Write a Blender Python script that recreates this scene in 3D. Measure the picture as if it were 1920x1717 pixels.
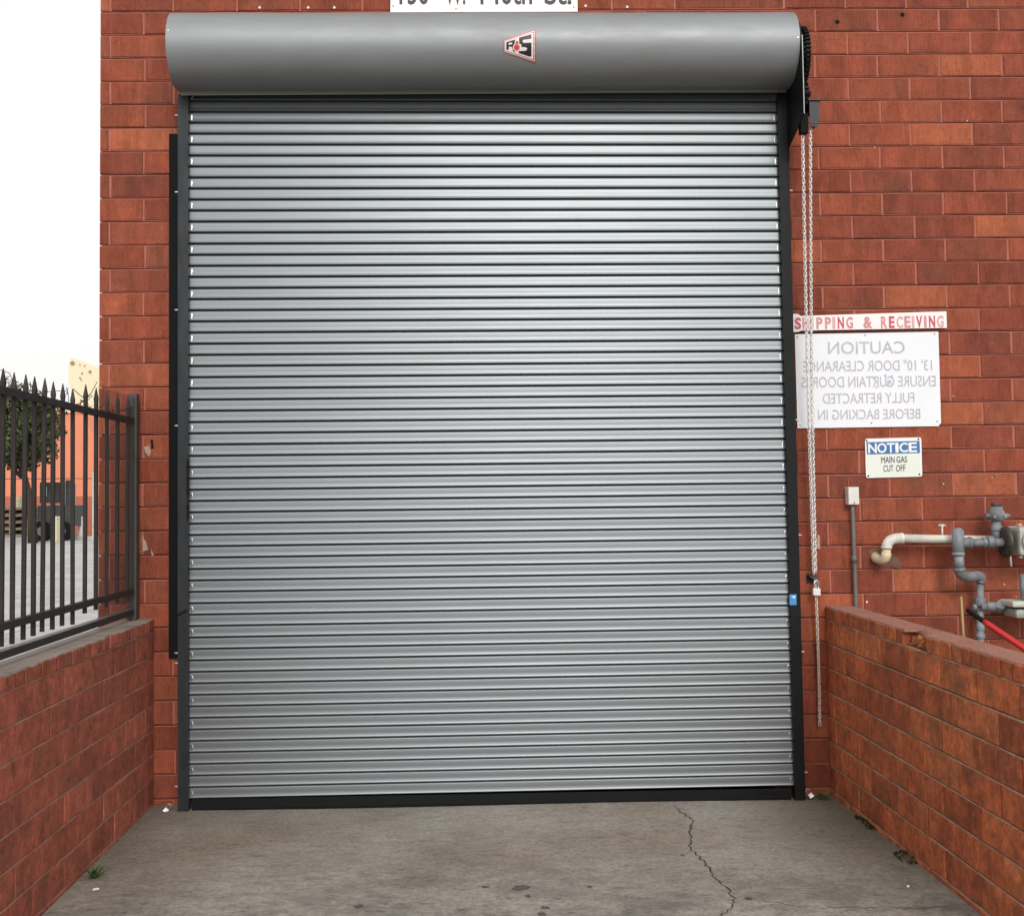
import bpy, bmesh, math, random
from mathutils import Vector, Matrix, Euler
from mathutils.geometry import tessellate_polygon
from math import radians as R, pi, sin, cos, sqrt
rnd = random.Random(7)
for o in list(bpy.data.objects): bpy.data.objects.remove(o)
SC = bpy.context.scene
COL = SC.collection

# ---------------------------------------------------------------- camera
cd = bpy.data.cameras.new('camera'); cam = bpy.data.objects.new('camera', cd); COL.objects.link(cam)
FPX, CX, CY = 2171.9, 921.3, 830.5
cd.sensor_fit = 'HORIZONTAL'; cd.sensor_width = 36.0; cd.lens = 36.0 * FPX / 1920
cd.shift_x = (960 - CX) / 1920; cd.shift_y = (CY - 858.5) / 1920
cd.clip_start = 0.05; cd.clip_end = 3000
cam.location = (-0.118, -6.7001, 1.6913)
cam.rotation_euler = (pi/2 + 0.0491, 0.013, -0.02)
SC.camera = cam
SC.render.resolution_x, SC.render.resolution_y = 1024, 915

# ---------------------------------------------------------------- sky, sun, exposure
W = bpy.data.worlds.new('World'); SC.world = W; W.use_nodes = True
SUN_DIR = Vector((0.09, -0.80, 0.50)).normalized()          # towards the veiled sun: behind the camera, a little right
elev = math.asin(SUN_DIR.z); azim = math.atan2(SUN_DIR.x, SUN_DIR.y)
nt = W.node_tree; nt.nodes.clear()
sky = nt.nodes.new('ShaderNodeTexSky'); sky.sky_type = 'NISHITA'; sky.sun_disc = False
sky.sun_elevation = elev; sky.sun_rotation = azim
sky.air_density = 1.0; sky.dust_density = 4.0; sky.ozone_density = 1.0
hs = nt.nodes.new('ShaderNodeHueSaturation'); hs.inputs['Saturation'].default_value = 0.30   # thin cloud greys the sky
bgn = nt.nodes.new('ShaderNodeBackground'); bgn.inputs['Strength'].default_value = 0.13
wo = nt.nodes.new('ShaderNodeOutputWorld')
cl = nt.nodes.new('ShaderNodeMix'); cl.data_type = 'RGBA'; cl.inputs[0].default_value = 0.72; 
tc = nt.nodes.new('ShaderNodeTexCoord'); nz = nt.nodes.new('ShaderNodeTexNoise'); nz.inputs['Scale'].default_value = 2.2; nz.inputs['Detail'].default_value = 6
nt.links.new(tc.outputs['Generated'], nz.inputs['Vector']); cr_ = nt.nodes.new('ShaderNodeValToRGB'); nt.links.new(nz.outputs['Fac'], cr_.inputs[0])
cr_.color_ramp.elements[0].position = .3; cr_.color_ramp.elements[0].color = (.80, .80, .79, 1); cr_.color_ramp.elements[1].position = .7; cr_.color_ramp.elements[1].color = (.94, .93, .90, 1)
sc_ = nt.nodes.new('ShaderNodeVectorMath'); sc_.operation = 'SCALE'; sc_.inputs['Scale'].default_value = 9.6; nt.links.new(cr_.outputs[0], sc_.inputs[0]); nt.links.new(sc_.outputs[0], cl.inputs[7])   # thin even cloud layer
nt.links.new(sky.outputs[0], hs.inputs['Color']); nt.links.new(hs.outputs[0], cl.inputs[6]); nt.links.new(cl.outputs[2], bgn.inputs['Color']); nt.links.new(bgn.outputs[0], wo.inputs['Surface'])
sd = bpy.data.lights.new('sun', 'SUN'); so = bpy.data.objects.new('sun', sd); COL.objects.link(so)
sd.energy = 1.25; sd.angle = R(18); sd.color = (1.0, 0.95, 0.88)
so.rotation_euler = SUN_DIR.to_track_quat('Z', 'Y').to_euler()
so.location = (3, -9, 8)
vs = SC.view_settings; SC.display_settings.display_device = 'sRGB'
vs.view_transform = 'Standard'; vs.look = 'None'; vs.gamma = 1.0; vs.use_curve_mapping = False
vs.exposure = 0.12
SC.render.engine = 'CYCLES'

# ---------------------------------------------------------------- measuring help: a picture point on the plane y=Y, x=X or z=Z
_M = cam.rotation_euler.to_matrix(); _C = Vector(cam.location)
def _hit(u, v, ax, val):
    d = _M @ Vector(((u-CX)/FPX, -(v-CY)/FPX, -1.0)); t = (val-_C[ax])/d[ax]; return _C + d*t
def at(u, v, y=0.0): return _hit(u, v, 1, y)
def atx(u, v, x): return _hit(u, v, 0, x)
def atz(u, v, z=-0.015): return _hit(u, v, 2, z)

# ---------------------------------------------------------------- materials
def srgb(r, g, b):
    f = lambda c: ((c/255+0.055)/1.055)**2.4 if c > 10 else c/255/12.92
    return (f(r), f(g), f(b), 1)
class Mat:
    def __init__(s, name, rough=0.6, metal=0.0, color=(.5,.5,.5), spec=0.5):
        s.m = bpy.data.materials.new(name); s.m.use_nodes = True; s.t = s.m.node_tree; s.N = s.t.nodes; s.b = s.N['Principled BSDF']
        s.b.inputs['Roughness'].default_value = rough; s.b.inputs['Metallic'].default_value = metal
        s.b.inputs['Specular IOR Level'].default_value = spec
        s.b.inputs['Base Color'].default_value = (*color[:3], 1)
        s.pos = None; s.off = None
    def n(s, typ, **kw):
        x = s.N.new(typ)
        for k, v in kw.items(): setattr(x, k, v)
        return x
    def l(s, a, b): s.t.links.new(a, b)
    def coord(s, scale=(1,1,1), loc=(0,0,0)):
        if s.pos is None: s.pos = s.n('ShaderNodeNewGeometry')
        mp = s.n('ShaderNodeMapping'); mp.inputs['Scale'].default_value = scale; mp.inputs['Location'].default_value = loc
        src = s.pos.outputs['Position']
        if s.off is not None:                                      # every brick shows its own piece of the pattern
            va = s.n('ShaderNodeVectorMath', operation='ADD'); s.l(src, va.inputs[0]); s.l(s.off, va.inputs[1]); src = va.outputs[0]
        s.l(src, mp.inputs[0]); return mp.outputs[0]
    def noise(s, scale=5, detail=4, rough=.55, vec=(1,1,1), loc=(0,0,0), dist=0):
        x = s.n('ShaderNodeTexNoise'); x.inputs['Scale'].default_value = scale; x.inputs['Detail'].default_value = detail
        x.inputs['Roughness'].default_value = rough; x.inputs['Distortion'].default_value = dist
        s.l(s.coord(vec, loc), x.inputs['Vector']); return x.outputs['Fac']
    def ramp(s, fac, stops, interp='LINEAR'):
        x = s.n('ShaderNodeValToRGB'); x.color_ramp.interpolation = interp; e = x.color_ramp.elements
        while len(e) < len(stops): e.new(0.5)
        for q, (p, c) in zip(e, stops):
            q.position = p; q.color = c if isinstance(c, tuple) and len(c) == 4 else ((*c, 1) if isinstance(c, tuple) else (c, c, c, 1))
        s.l(fac, x.inputs[0]); return x.outputs[0]
    def mix(s, fac, a, b, blend='MIX'):
        x = s.n('ShaderNodeMix', data_type='RGBA', blend_type=blend)
        for sock, val in ((x.inputs[0], fac), (x.inputs[6], a), (x.inputs[7], b)):
            if hasattr(val, 'is_linked'): s.l(val, sock)
            elif isinstance(val, (int, float)): sock.default_value = val if sock.type == 'VALUE' else (val, val, val, 1)
            else: sock.default_value = (*val[:3], 1)
        return x.outputs[2]
    def math(s, op, a, b=0.0):
        x = s.n('ShaderNodeMath', operation=op)
        for i, v in enumerate((a, b)):
            if hasattr(v, 'is_linked'): s.l(v, x.inputs[i])
            else: x.inputs[i].default_value = v
        return x.outputs[0]
    def col(s, c): s.l(c, s.b.inputs['Base Color']); return s
    def rgh(s, c): s.l(c, s.b.inputs['Roughness']); return s
    def bump(s, h, strength=.3, dist=.004):
        x = s.n('ShaderNodeBump'); x.inputs['Strength'].default_value = strength; x.inputs['Distance'].default_value = dist
        s.l(h, x.inputs['Height']); s.l(x.outputs[0], s.b.inputs['Normal']); return s

def brick_mat(name, dark, mid, light, bright, dirt=0.5, patches=0.0, seed=0, blk=1.0, stk=1.0):
    m = Mat(name, .78, spec=.25)
    oi = m.n('ShaderNodeObjectInfo'); g = m.n('ShaderNodeNewGeometry')
    rv = m.math('FRACT', m.math('ADD', oi.outputs['Random'], m.math('MULTIPLY', g.outputs['Random Per Island'], 7.31)))
    m.off = m.math('MULTIPLY', rv, 43.7)
    base = m.ramp(rv, [(0, dark), (.45, mid), (.82, light), (1, bright)])
    # blocks of paint tone inside a brick, with upright edges
    bl = m.ramp(m.noise(1.0, 2, .5, (7.5, 7.5, 1.1), (seed, 3, 1)), [(.42, .80), (.46, 1.0), (.60, 1.03), (.64, 1.22)])
    base = m.mix(blk, base, bl, 'MULTIPLY')
    st = m.ramp(m.noise(1.0, 6, .72, (120, 120, 8), (0, seed, 0)), [(.30, .66), (.50, 1.0), (.70, 1.22)])
    base = m.mix(stk, base, st, 'MULTIPLY')
    if patches:
        pf = m.ramp(m.noise(4.2, 3, .5, (1,1,1), (seed, 9, 4)), [(.57, 0.0), (.63, 1.0)])
        base = m.mix(m.math('MULTIPLY', pf, patches), base, (.56,.19,.075))
    fl = m.ramp(m.noise(60, 4, .7), [(.28, .72), (.46, 1.0), (.74, 1.05), (.80, 1.5)])
    base = m.mix(1.0, base, fl, 'MULTIPLY')
    df = m.ramp(m.noise(2.1, 6, .62, (1,1,1.4), (4, seed, 2)), [(.46, 0.0), (.74, 1.0)])
    base = m.mix(m.math('MULTIPLY', df, dirt), base, (.115,.072,.055))
    if patches:                                                    # grime, drips and pale salts on the low walls
        gm_ = m.ramp(m.noise(5.5, 6, .72, (1,1,1.3), (seed, 2, 7)), [(.44, 0.0), (.62, 1.0)])
        base = m.mix(m.math('MULTIPLY', gm_, .45), base, (.12,.058,.038))
        dr = m.math('MULTIPLY', m.ramp(m.noise(1.0, 5, .7, (30, 30, 2.4), (2, seed, 5)), [(.62, 0.0), (.72, 1.0)]), m.ramp(m.noise(2.6, 3, .5, (1,1,1), (8, 8, seed)), [(.48, 0.0), (.62, 1.0)]))
        base = m.mix(m.math('MULTIPLY', dr, .5), base, (.46,.33,.27))
        base = m.mix(.75, base, m.ramp(m.noise(24, 6, .75, (1,1,1), (seed,0,0)), [(.30, .55), (.5, 1.0), (.70, 1.45)]), 'MULTIPLY')
    base = m.mix(.6, base, m.ramp(m.noise(14, 6, .75, (1,1,.7), (seed, 5, 5)), [(.30, .62), (.5, 1.0), (.70, 1.35)]), 'MULTIPLY')
    m.col(base)
    hgt = m.math('ADD', m.math('MULTIPLY', m.noise(1.0, 5, .75, (150, 150, 10)), 1.4), m.math('ADD', m.math('MULTIPLY', m.noise(140, 3, .6), .6), m.math('MULTIPLY', m.noise(22, 5, .7), 1.2)))
    m.bump(hgt, .85, .007)
    return m.m
M_BRICK = brick_mat('red_painted_brick', (.255,.062,.037), (.315,.077,.042), (.365,.092,.048), (.46,.130,.062), .42, 0.0, 0, .75, .7)
M_BRICKR = brick_mat('orange_red_painted_brick', (.48,.118,.050), (.62,.155,.062), (.70,.185,.072), (.78,.235,.09), .40, .6, 3, .6, .35)
M_BRICKL = brick_mat('dull_red_painted_brick', (.38,.100,.066), (.43,.115,.074), (.47,.128,.080), (.52,.146,.090), .40, .12, 6, .45, .4)
def mortar_mat(name, a, b, c):
    m = Mat(name, .9, spec=.15)
    m.col(m.mix(m.ramp(m.noise(9, 5, .65), [(.35, 0.0), (.62, 1.0)]), m.mix(m.noise(70, 3), a, b), c)); m.bump(m.noise(120, 4, .7), .6, .006); return m.m
M_MORTAR = mortar_mat('painted_mortar', (.50,.20,.15), (.40,.14,.105), (.40,.14,.10))
M_MORTAR2 = mortar_mat('worn_mortar', (.66,.44,.32), (.52,.33,.23), (.40,.20,.13))
M_MORTAR3 = mortar_mat('pale_mortar', (.50,.33,.25), (.40,.24,.18), (.36,.16,.115))
M_DEEP = mortar_mat('deep_joint', (.07,.028,.02), (.05,.02,.015), (.06,.024,.018))
m = Mat('cap_brick', .8, spec=.25)
cb = m.ramp(m.noise(3.0, 5, .6, (1,1,1)), [(.30, (.25,.13,.10)), (.5, (.36,.17,.125)), (.72, (.30,.20,.16))])
m.col(m.mix(1.0, cb, m.ramp(m.noise(60, 4, .7), [(.3, .7), (.55, 1.0), (.75, 1.25)]), 'MULTIPLY')); m.bump(m.noise(90, 4), .4, .004); M_CAP = m.m
M_BROKEN = brick_mat('freshly_broken_brick', (.46,.16,.06), (.50,.19,.075), (.52,.20,.08), (.56,.24,.1), .2)

def metal_mat(name, c, rough=.4, metal=.5, streak=0.05, dirt=0.0, vec=(1,1,1), rv=.06):
    m = Mat(name, rough, metal, c)
    k = m.mix(streak, (1,1,1), m.ramp(m.noise(5, 6, .6, vec), [(.25, .35), (.75, 1.5)]), 'MULTIPLY')
    base = m.mix(1.0, c, k, 'MULTIPLY')
    if dirt: base = m.mix(m.math('MULTIPLY', m.ramp(m.noise(3, 7, .7), [(.5, 0.0), (.75, 1.0)]), dirt), base, (.09,.07,.055))
    m.col(base); m.rgh(m.ramp(m.noise(8, 6, .65, vec), [(.3, max(.05, rough-rv)), (.7, rough+rv)]))
    m.bump(m.noise(160, 3, .6), .06, .002); return m.m
M_SLAT = metal_mat('grey_slat_steel', (.168,.186,.200), .375, .62, .07, .05, (.3, 1, 14), .02)
M_HOOD = metal_mat('grey_hood_steel', (.275,.293,.306), .52, .35, .12, .12, (.5, 2, 2))
M_BLACK = metal_mat('black_steel', (.009,.010,.011), .5, .1, .1)
M_GUIDEL = metal_mat('scuffed_steel_lit_grey', (.036,.040,.046), .46, .3, .5, .20, (3, 3, .8))  # greyer than the right guide: light on the same steel put into colour
M_RUBBER = Mat('black_rubber', .8, 0, (.009,.009,.010), .15).m
for q_ in (M_BLACK, M_GUIDEL): q_.node_tree.nodes['Principled BSDF'].inputs['Specular IOR Level'].default_value = .2
M_GALV = metal_mat('bright_zinc', (.82,.80,.78), .38, .45, .05)
M_ZINC = metal_mat('polished_zinc', (.86,.87,.88), .16, .95, .03)
M_IRON = metal_mat('rusty_brown_black_iron', (.030,.022,.021), .62, .1, .5, .3, (2, 2, 1))
M_IRONPOST = metal_mat('weathered_grey_iron', (.060,.057,.054), .6, .15, .6, .35, (4, 4, 1))
M_PIPEW = metal_mat('cream_pipe_paint', (.66,.64,.56), .5, 0, .45, .7, (3,3,3))
M_PIPEY = metal_mat('yellowed_pipe_paint', (.66,.55,.36), .55, 0, .3, .25)
M_PIPEG = metal_mat('grey_pipe_paint', (.24,.265,.29), .5, 0, .6, .75, (3,3,3))
M_METER = metal_mat('pale_meter_casting', (.56,.57,.52), .55, 0, .3, .4)
M_METERG = metal_mat('green_grey_casting', (.34,.37,.31), .6, 0, .3, .4)
M_DARKDISC = metal_mat('dark_regulator_cap', (.05,.045,.04), .5, 0, .6, .5)
M_CONDUIT = metal_mat('dull_grey_conduit', (.17,.15,.145), .55, .2, .4, .4)
M_WBOX = metal_mat('white_box_paint', (.74,.72,.67), .55, 0, .2, .35)
M_RED = metal_mat('red_grip', (.58,.035,.035), .4, 0, .15, .05)
M_WOOD = metal_mat('weathered_yellow_wood', (.48,.33,.14), .8, 0, .6, .3, (8, 8, .6))
def flat(name, c, rough=.55, spec=.4, var=.12, dirt=.0, grime=(.25,.22,.18), sc=6):
    m = Mat(name, rough, 0, c, spec)
    b = m.mix(var, c, m.ramp(m.noise(sc, 6, .65), [(.25, tuple(x*.45 for x in c[:3])), (.75, tuple(min(1, x*1.2) for x in c[:3]))]))
    if dirt: b = m.mix(m.math('MULTIPLY', m.ramp(m.noise(sc*.7, 6, .65, (1,1,1), (5,5,5)), [(.52, 0.0), (.75, 1.0)]), dirt), b, grime)
    m.col(b); return m.m
M_SIGNW = flat('white_sign_board', (.83,.85,.90), .5, .4, .05, .10, (.6,.58,.62))
M_SIGNP = flat('faded_pink_white_sign', (.90,.85,.86), .5, .4, .05, .2, (.85,.65,.66), 10)
M_SIGNN = flat('pale_green_white_sign', (.78,.82,.75), .4, .5, .05, .10, (.5,.5,.4))
M_ADDR = flat('white_address_sign', (.86,.87,.86), .45, .5, .04)
M_BLUE = flat('sign_blue', (.055,.16,.42), .45, .5, .1)
M_INK = flat('faded_grey_lettering', (.52,.52,.60), .6, .3, .25, .25, (.74,.74,.79), 25)
M_INKR = flat('rust_tinted_lettering', (.38,.30,.36), .6, .3, .4, 0, (.5,.5,.5), 25)
M_DARKINK = flat('dark_lettering', (.045,.04,.06), .5, .4, .2)
M_WHITE = flat('white_lettering', (.84,.88,.86), .5, .4, .03)
M_REDS = [flat('red_letter_%s' % n, c, .55, .4, .25, .2, (.8,.6,.6), 30) for n, c in (('strong', (.62,.10,.13)), ('faded', (.68,.28,.30)), ('pale', (.72,.42,.44)))]
M_LOGO_RED = flat('logo_red', (.52,.11,.11), .4, .5, .15); M_LOGO_W = flat('logo_white', (.82,.78,.80), .4, .5, .03); M_LOGO_K = flat('logo_black', (.016,.014,.02), .4, .5, .05); M_LOGO_AMP = flat('logo_bright_red', (.70,.06,.05), .4, .5, .1)
M_STICK = flat('blue_sticker', (.07,.28,.62), .35, .5, .2); M_STICKW = flat('sticker_white', (.6,.75,.85), .35, .5, .1)
M_LEAFW = flat('weed_green', (.085,.125,.04), .6, .3, .5, 0, (.2,.2,.2), 40)
M_MOSS = flat('dark_moss', (.035,.045,.02), .9, .1, .5, 0, (.2,.2,.2), 60)
M_CHIP = flat('bare_pale_masonry', (.48,.34,.27), .9, .1, .4, .3, (.3,.2,.15), 30)
M_PAINTDRIP = flat('white_paint_spot', (.78,.72,.68), .6, .3, .1)

# concrete floor of the dock
m = Mat('stained_concrete_floor', .82, 0, spec=.3)
b = m.ramp(m.noise(1.1, 6, .6), [(.34, (.205,.184,.155)), (.5, (.290,.266,.232)), (.66, (.370,.345,.310))])
b = m.mix(m.math('MULTIPLY', m.ramp(m.noise(.9, 5, .6, (1,1.6,1), (3,1,0)), [(.45, 0.0), (.7, 1.0)]), .42), b, (.25,.178,.125))      # rust wash
sp = m.n('ShaderNodeSeparateXYZ'); g = m.n('ShaderNodeNewGeometry'); m.l(g.outputs['Position'], sp.inputs[0])
gr = m.math('MULTIPLY', m.ramp(m.math('ADD', sp.outputs[0], m.math('MULTIPLY', m.noise(2.5, 5, .6), .9)), [(.0, 0.0), (1.0, 1.0)]), 1.0)
def band(x, lo, hi):
    mr = m.n('ShaderNodeMapRange'); mr.inputs[1].default_value = lo; mr.inputs[2].default_value = hi; mr.clamp = True; m.l(x, mr.inputs[0]); return mr.outputs[0]
algae = band(m.math('ADD', sp.outputs[0], m.math('MULTIPLY', m.noise(2.2, 5, .6), .9)), 1.65, 2.35)
b = m.mix(m.math('MULTIPLY', algae, .75), b, (.120,.108,.070))                                                                        # algae by the right wall
algl = band(m.math('ADD', m.math('MULTIPLY', sp.outputs[0], -1.0), m.math('MULTIPLY', m.noise(2.6, 5, .6, (1,1,1), (7,7,0)), .7)), 1.75, 2.25)
b = m.mix(m.math('MULTIPLY', algl, .6), b, (.105,.088,.066))
near = band(m.math('MULTIPLY', sp.outputs[1], -1.0), .9, 1.9)
b = m.mix(m.math('MULTIPLY', near, .72), b, m.ramp(m.noise(11, 7, .78), [(.33, (.20,.184,.160)), (.5, (.34,.318,.285)), (.7, (.47,.45,.41))]))   # scuffed, paler away from the door
b = m.mix(1.0, b, m.ramp(m.noise(48, 7, .8), [(.28, .50), (.5, 1.0), (.74, 1.40)]), 'MULTIPLY')
b = m.mix(1.0, b, m.ramp(m.noise(9, 5, .7, (1, 2.2, 1)), [(.30, .70), (.45, 1.0), (.7, 1.1)]), 'MULTIPLY')
oil = m.math('MULTIPLY', m.ramp(m.noise(9.5, 2, .5, (1, 2.1, 1), (1.7, .3, 0)), [(.66, 0.0), (.70, 1.0)]), near)
b = m.mix(m.math('MULTIPLY', oil, .6), b, (.075,.066,.057))
dmp = m.math('MULTIPLY', m.ramp(m.noise(1.9, 6, .65, (1, 1.7, 1), (2.3, 4.1, 0)), [(.47, 0.0), (.60, 1.0)]), near)
b = m.mix(m.math('MULTIPLY', dmp, .55), b, (.105,.098,.088))
m.col(b); m.bump(m.math('ADD', m.noise(45, 6, .7), m.noise(9, 4)), .5, .008); M_FLOOR = m.m
M_CRACK = flat('dark_crack', (.085,.078,.066), .95, .1, .6, .4, (.16,.14,.12), 30)
M_OIL = flat('oil_stain', (.125,.115,.102), .7, .3, .7, .3, (.2,.18,.155), 40)
m = Mat('asphalt_ground', .9, 0, spec=.3); m.col(m.ramp(m.noise(30, 5, .7), [(.3, (.13,.125,.12)), (.7, (.24,.23,.22))])); M_GROUND = m.m
m = Mat('pale_yard_concrete', .85, 0, spec=.3)
oi = m.n('ShaderNodeObjectInfo')
b = m.mix(1.0, m.ramp(oi.outputs['Random'], [(0, (.42,.42,.43)), (.6, (.47,.46,.455)), (1, (.50,.485,.455))]), m.ramp(m.noise(1.5, 6, .65), [(.3, .75), (.6, 1.05), (.8, 1.15)]), 'MULTIPLY')
m.col(b); M_YARD = m.m
M_ORANGE = flat('orange_plaster', (.80,.29,.17), .8, .2, .12, .15, (.5,.22,.12), 1.0)
M_PLINTH = flat('red_brown_plaster', (.50,.16,.10), .8, .2, .15, .2, (.3,.15,.1), 1.5)
M_CREAM = flat('cream_plaster', (.84,.78,.56), .8, .2, .08, .12, (.5,.4,.25), .9)
M_DKPAINT = flat('dark_machine_paint', (.045,.05,.05), .5, .4, .4, .3, (.2,.17,.13), 4)
M_BLUEGREY = flat('pale_blue_panel', (.34,.40,.42), .5, .4, .2, .2, (.2,.2,.2), 5)
M_TIMBER = flat('grey_pallet_timber', (.36,.30,.23), .85, .2, .4, .2, (.15,.12,.1), 7)
M_YWHITE = flat('yellowish_white_plastic', (.74,.68,.46), .5, .4, .15)
M_LEAF = None
m = Mat('tree_leaf', .6, 0, spec=.3); oi = m.n('ShaderNodeNewGeometry')
m.col(m.ramp(oi.outputs['Random Per Island'], [(0, (.045,.062,.026)), (.6, (.080,.102,.040)), (1, (.14,.155,.065))])); M_LEAF = m.m
M_BARK = flat('dark_bark', (.06,.045,.035), .9, .2, .4, 0, (.1,.1,.1), 12)

# ---------------------------------------------------------------- object helpers
def link(name, me, mat=None, parent=None, loc=(0,0,0), rot=(0,0,0)):
    o = bpy.data.objects.new(name, me); COL.objects.link(o)
    if mat and me is not None and not me.materials: me.materials.append(mat)
    o.location = loc; o.rotation_euler = rot
    if parent: o.parent = parent
    return o
def tag(o, label, cat, group=None):
    o['label'] = label; o['category'] = cat; o['kind'] = 'thing'
    if group: o['group'] = group
    return o
def thing(name, label, cat, loc=(0,0,0), group=None): return tag(link(name, None, loc=loc), label, cat, group)
def struct(o): o['kind'] = 'structure'; return o
def mesh(name, v, f, smooth=False):
    me = bpy.data.meshes.new(name); me.from_pydata([tuple(p) for p in v], [], f); me.update()
    if smooth: me.shade_smooth()
    return me
class MB:
    def __init__(s): s.v = []; s.f = []; s.sm = []
    def add(s, v, f, smooth=False):
        o = len(s.v); s.v += [tuple(p) for p in v]; s.f += [tuple(i+o for i in q) for q in f]; s.sm += [smooth]*len(f); return s
    def box(s, a, b, bev=0.0):
        x0,y0,z0 = (min(p,q) for p,q in zip(a,b)); x1,y1,z1 = (max(p,q) for p,q in zip(a,b))
        if bev <= 0:
            return s.add([(x0,y0,z0),(x1,y0,z0),(x1,y1,z0),(x0,y1,z0),(x0,y0,z1),(x1,y0,z1),(x1,y1,z1),(x0,y1,z1)],
                  [(0,3,2,1),(4,5,6,7),(0,1,5,4),(1,2,6,5),(2,3,7,6),(3,0,4,7)])
        bm = bmesh.new(); bmesh.ops.create_cube(bm, size=1)
        for q in bm.verts: q.co = Vector(((x0+x1)/2+q.co.x*(x1-x0), (y0+y1)/2+q.co.y*(y1-y0), (z0+z1)/2+q.co.z*(z1-z0)))
        bmesh.ops.bevel(bm, geom=bm.edges[:]+bm.verts[:], offset=bev, segments=2, profile=.6, affect='EDGES')
        bm.verts.index_update(); s.add([q.co[:] for q in bm.verts], [[q.index for q in f.verts] for f in bm.faces]); bm.free(); return s
    def tube(s, pts, r, n=10, caps=True, smooth=True):
        pts = [Vector(p) for p in pts]; rs = r if isinstance(r, (list, tuple)) else [r]*len(pts); V = []; F = []
        up = None
        for i, p in enumerate(pts):
            t = (pts[min(i+1, len(pts)-1)] - pts[max(i-1, 0)]).normalized()
            if up is None: up = Vector((0,0,1)) if abs(t.z) < .9 else Vector((1,0,0))
            a = t.cross(up).normalized(); b_ = a.cross(t).normalized(); up = b_
            for k in range(n):
                an = 2*pi*k/n; V.append(p + (a*cos(an)+b_*sin(an))*rs[i])
        for i in range(len(pts)-1):
            for k in range(n): F.append((i*n+k, i*n+(k+1)%n, (i+1)*n+(k+1)%n, (i+1)*n+k))
        s.add(V, F, smooth)
        if caps: s.f += [tuple(len(s.v)-len(V)+k for k in range(n)), tuple(len(s.v)-n+k for k in reversed(range(n)))]; s.sm += [False, False]
        return s
    def prism(s, poly, ax, a, b):
        """poly of 2-D points extruded from a to b along axis ax"""
        def mk(p, q): 
            c = [0,0,0]; o = [i for i in range(3) if i != ax]; c[o[0]] = p[0]; c[o[1]] = p[1]; c[ax] = q; return c
        n = len(poly); V = [mk(p, a) for p in poly] + [mk(p, b) for p in poly]
        F = [tuple(range(n)), tuple(range(2*n-1, n-1, -1))] + [(i, i+n, (i+1)%n+n, (i+1)%n) for i in range(n)]
        return s.add(V, F)
    def me(s, name='m'):
        me = bpy.data.meshes.new(name); me.from_pydata(s.v, [], s.f); me.update()
        for p, q in zip(me.polygons, s.sm): p.use_smooth = q
        bm = bmesh.new(); bm.from_mesh(me); bmesh.ops.recalc_face_normals(bm, faces=bm.faces[:]); bm.to_mesh(me); bm.free()
        return me
    def build(s, name, mat, parent=None, loc=(0,0,0), rot=(0,0,0)): return link(name, s.me(name), mat, parent, loc, rot)
def text_me(body, x0, x1, z0, z1, y, mirror=False, bold=0.0, depth=.0012, spacing=1.0):
    """flat lettering fitted to a box on a wall-parallel plane y"""
    cu = bpy.data.curves.new('lettering', 'FONT'); cu.body = body; cu.size = 1; cu.offset = bold; cu.space_character = spacing; cu.extrude = .01; cu.resolution_u = 3
    o = bpy.data.objects.new('t', cu); COL.objects.link(o)
    dg = bpy.context.evaluated_depsgraph_get(); me = bpy.data.meshes.new_from_object(o.evaluated_get(dg)); bpy.data.objects.remove(o)
    xs = [v.co.x for v in me.vertices]; ys = [v.co.y for v in me.vertices]; a, b_, c, d = min(xs), max(xs), min(ys), max(ys)
    for v in me.vertices:
        tx = (v.co.x-a)/(b_-a); tz = (v.co.y-c)/(d-c)
        if mirror: tx = 1-tx
        v.co = Vector((x0+tx*(x1-x0), y - (depth if v.co.z > 0 else 0), z0+tz*(z1-z0)))
    bm = bmesh.new(); bm.from_mesh(me); bmesh.ops.recalc_face_normals(bm, faces=bm.faces[:]); bm.to_mesh(me); bm.free()
    me.materials.clear(); return me

# ================================================================= SETTING
GZ = -0.015
gm = mesh('ground', [(-900,-900,GZ-.03),(900,-900,GZ-.03),(900,1500,GZ-.03),(-900,1500,GZ-.03)], [(0,1,2,3)])
struct(link('ground', gm, M_GROUND))
# dock floor: a slab between the low walls
bm = bmesh.new(); bmesh.ops.create_grid(bm, x_segments=60, y_segments=60, size=1)
for v in bm.verts:
    x = v.co.x*2.02+.01; y = v.co.y*4.5-4.45
    v.co = Vector((x, y, GZ + .004*sin(x*2.1)*cos(y*1.7)))
fm = bpy.data.meshes.new('dock_floor'); bm.to_mesh(fm); bm.free(); fm.shade_smooth()
floor = struct(link('dock_floor', fm, M_FLOOR))
def strip(pts, w0, name, mat, parent, z, seed=1):
    r = random.Random(seed); P = []
    for a, b_ in zip(pts, pts[1:]):
        n = max(2, int((Vector(b_)-Vector(a)).length/.022))
        for k in range(n): t = k/n; P.append(Vector((a[0]+(b_[0]-a[0])*t, a[1]+(b_[1]-a[1])*t)))
    P.append(Vector(pts[-1])); V = []; F = []
    for i, p in enumerate(P):
        t = (P[min(i+1, len(P)-1)]-P[max(i-1, 0)]).normalized(); nn = Vector((-t.y, t.x)); w = w0*r.uniform(.35, 1.3)*min(1, .25+i*.12, .25+(len(P)-1-i)*.12); j = nn*r.uniform(-.012, .012)
        for s in (-1, 1): q = p+j+nn*w*s; V.append((q.x, q.y, z + .004*sin(q.x*2.1)*cos(q.y*1.7)))
    for i in range(len(P)-1): F.append((2*i, 2*i+1, 2*i+3, 2*i+2))
    return link(name, mesh(name, V, F), mat, parent)
cr = [(725,305),(770,345),(828,380),(800,440),(815,485),(800,510),(855,570),(890,600),(925,660),(1000,730),(1040,775),(1020,830),(960,862)]
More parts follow.
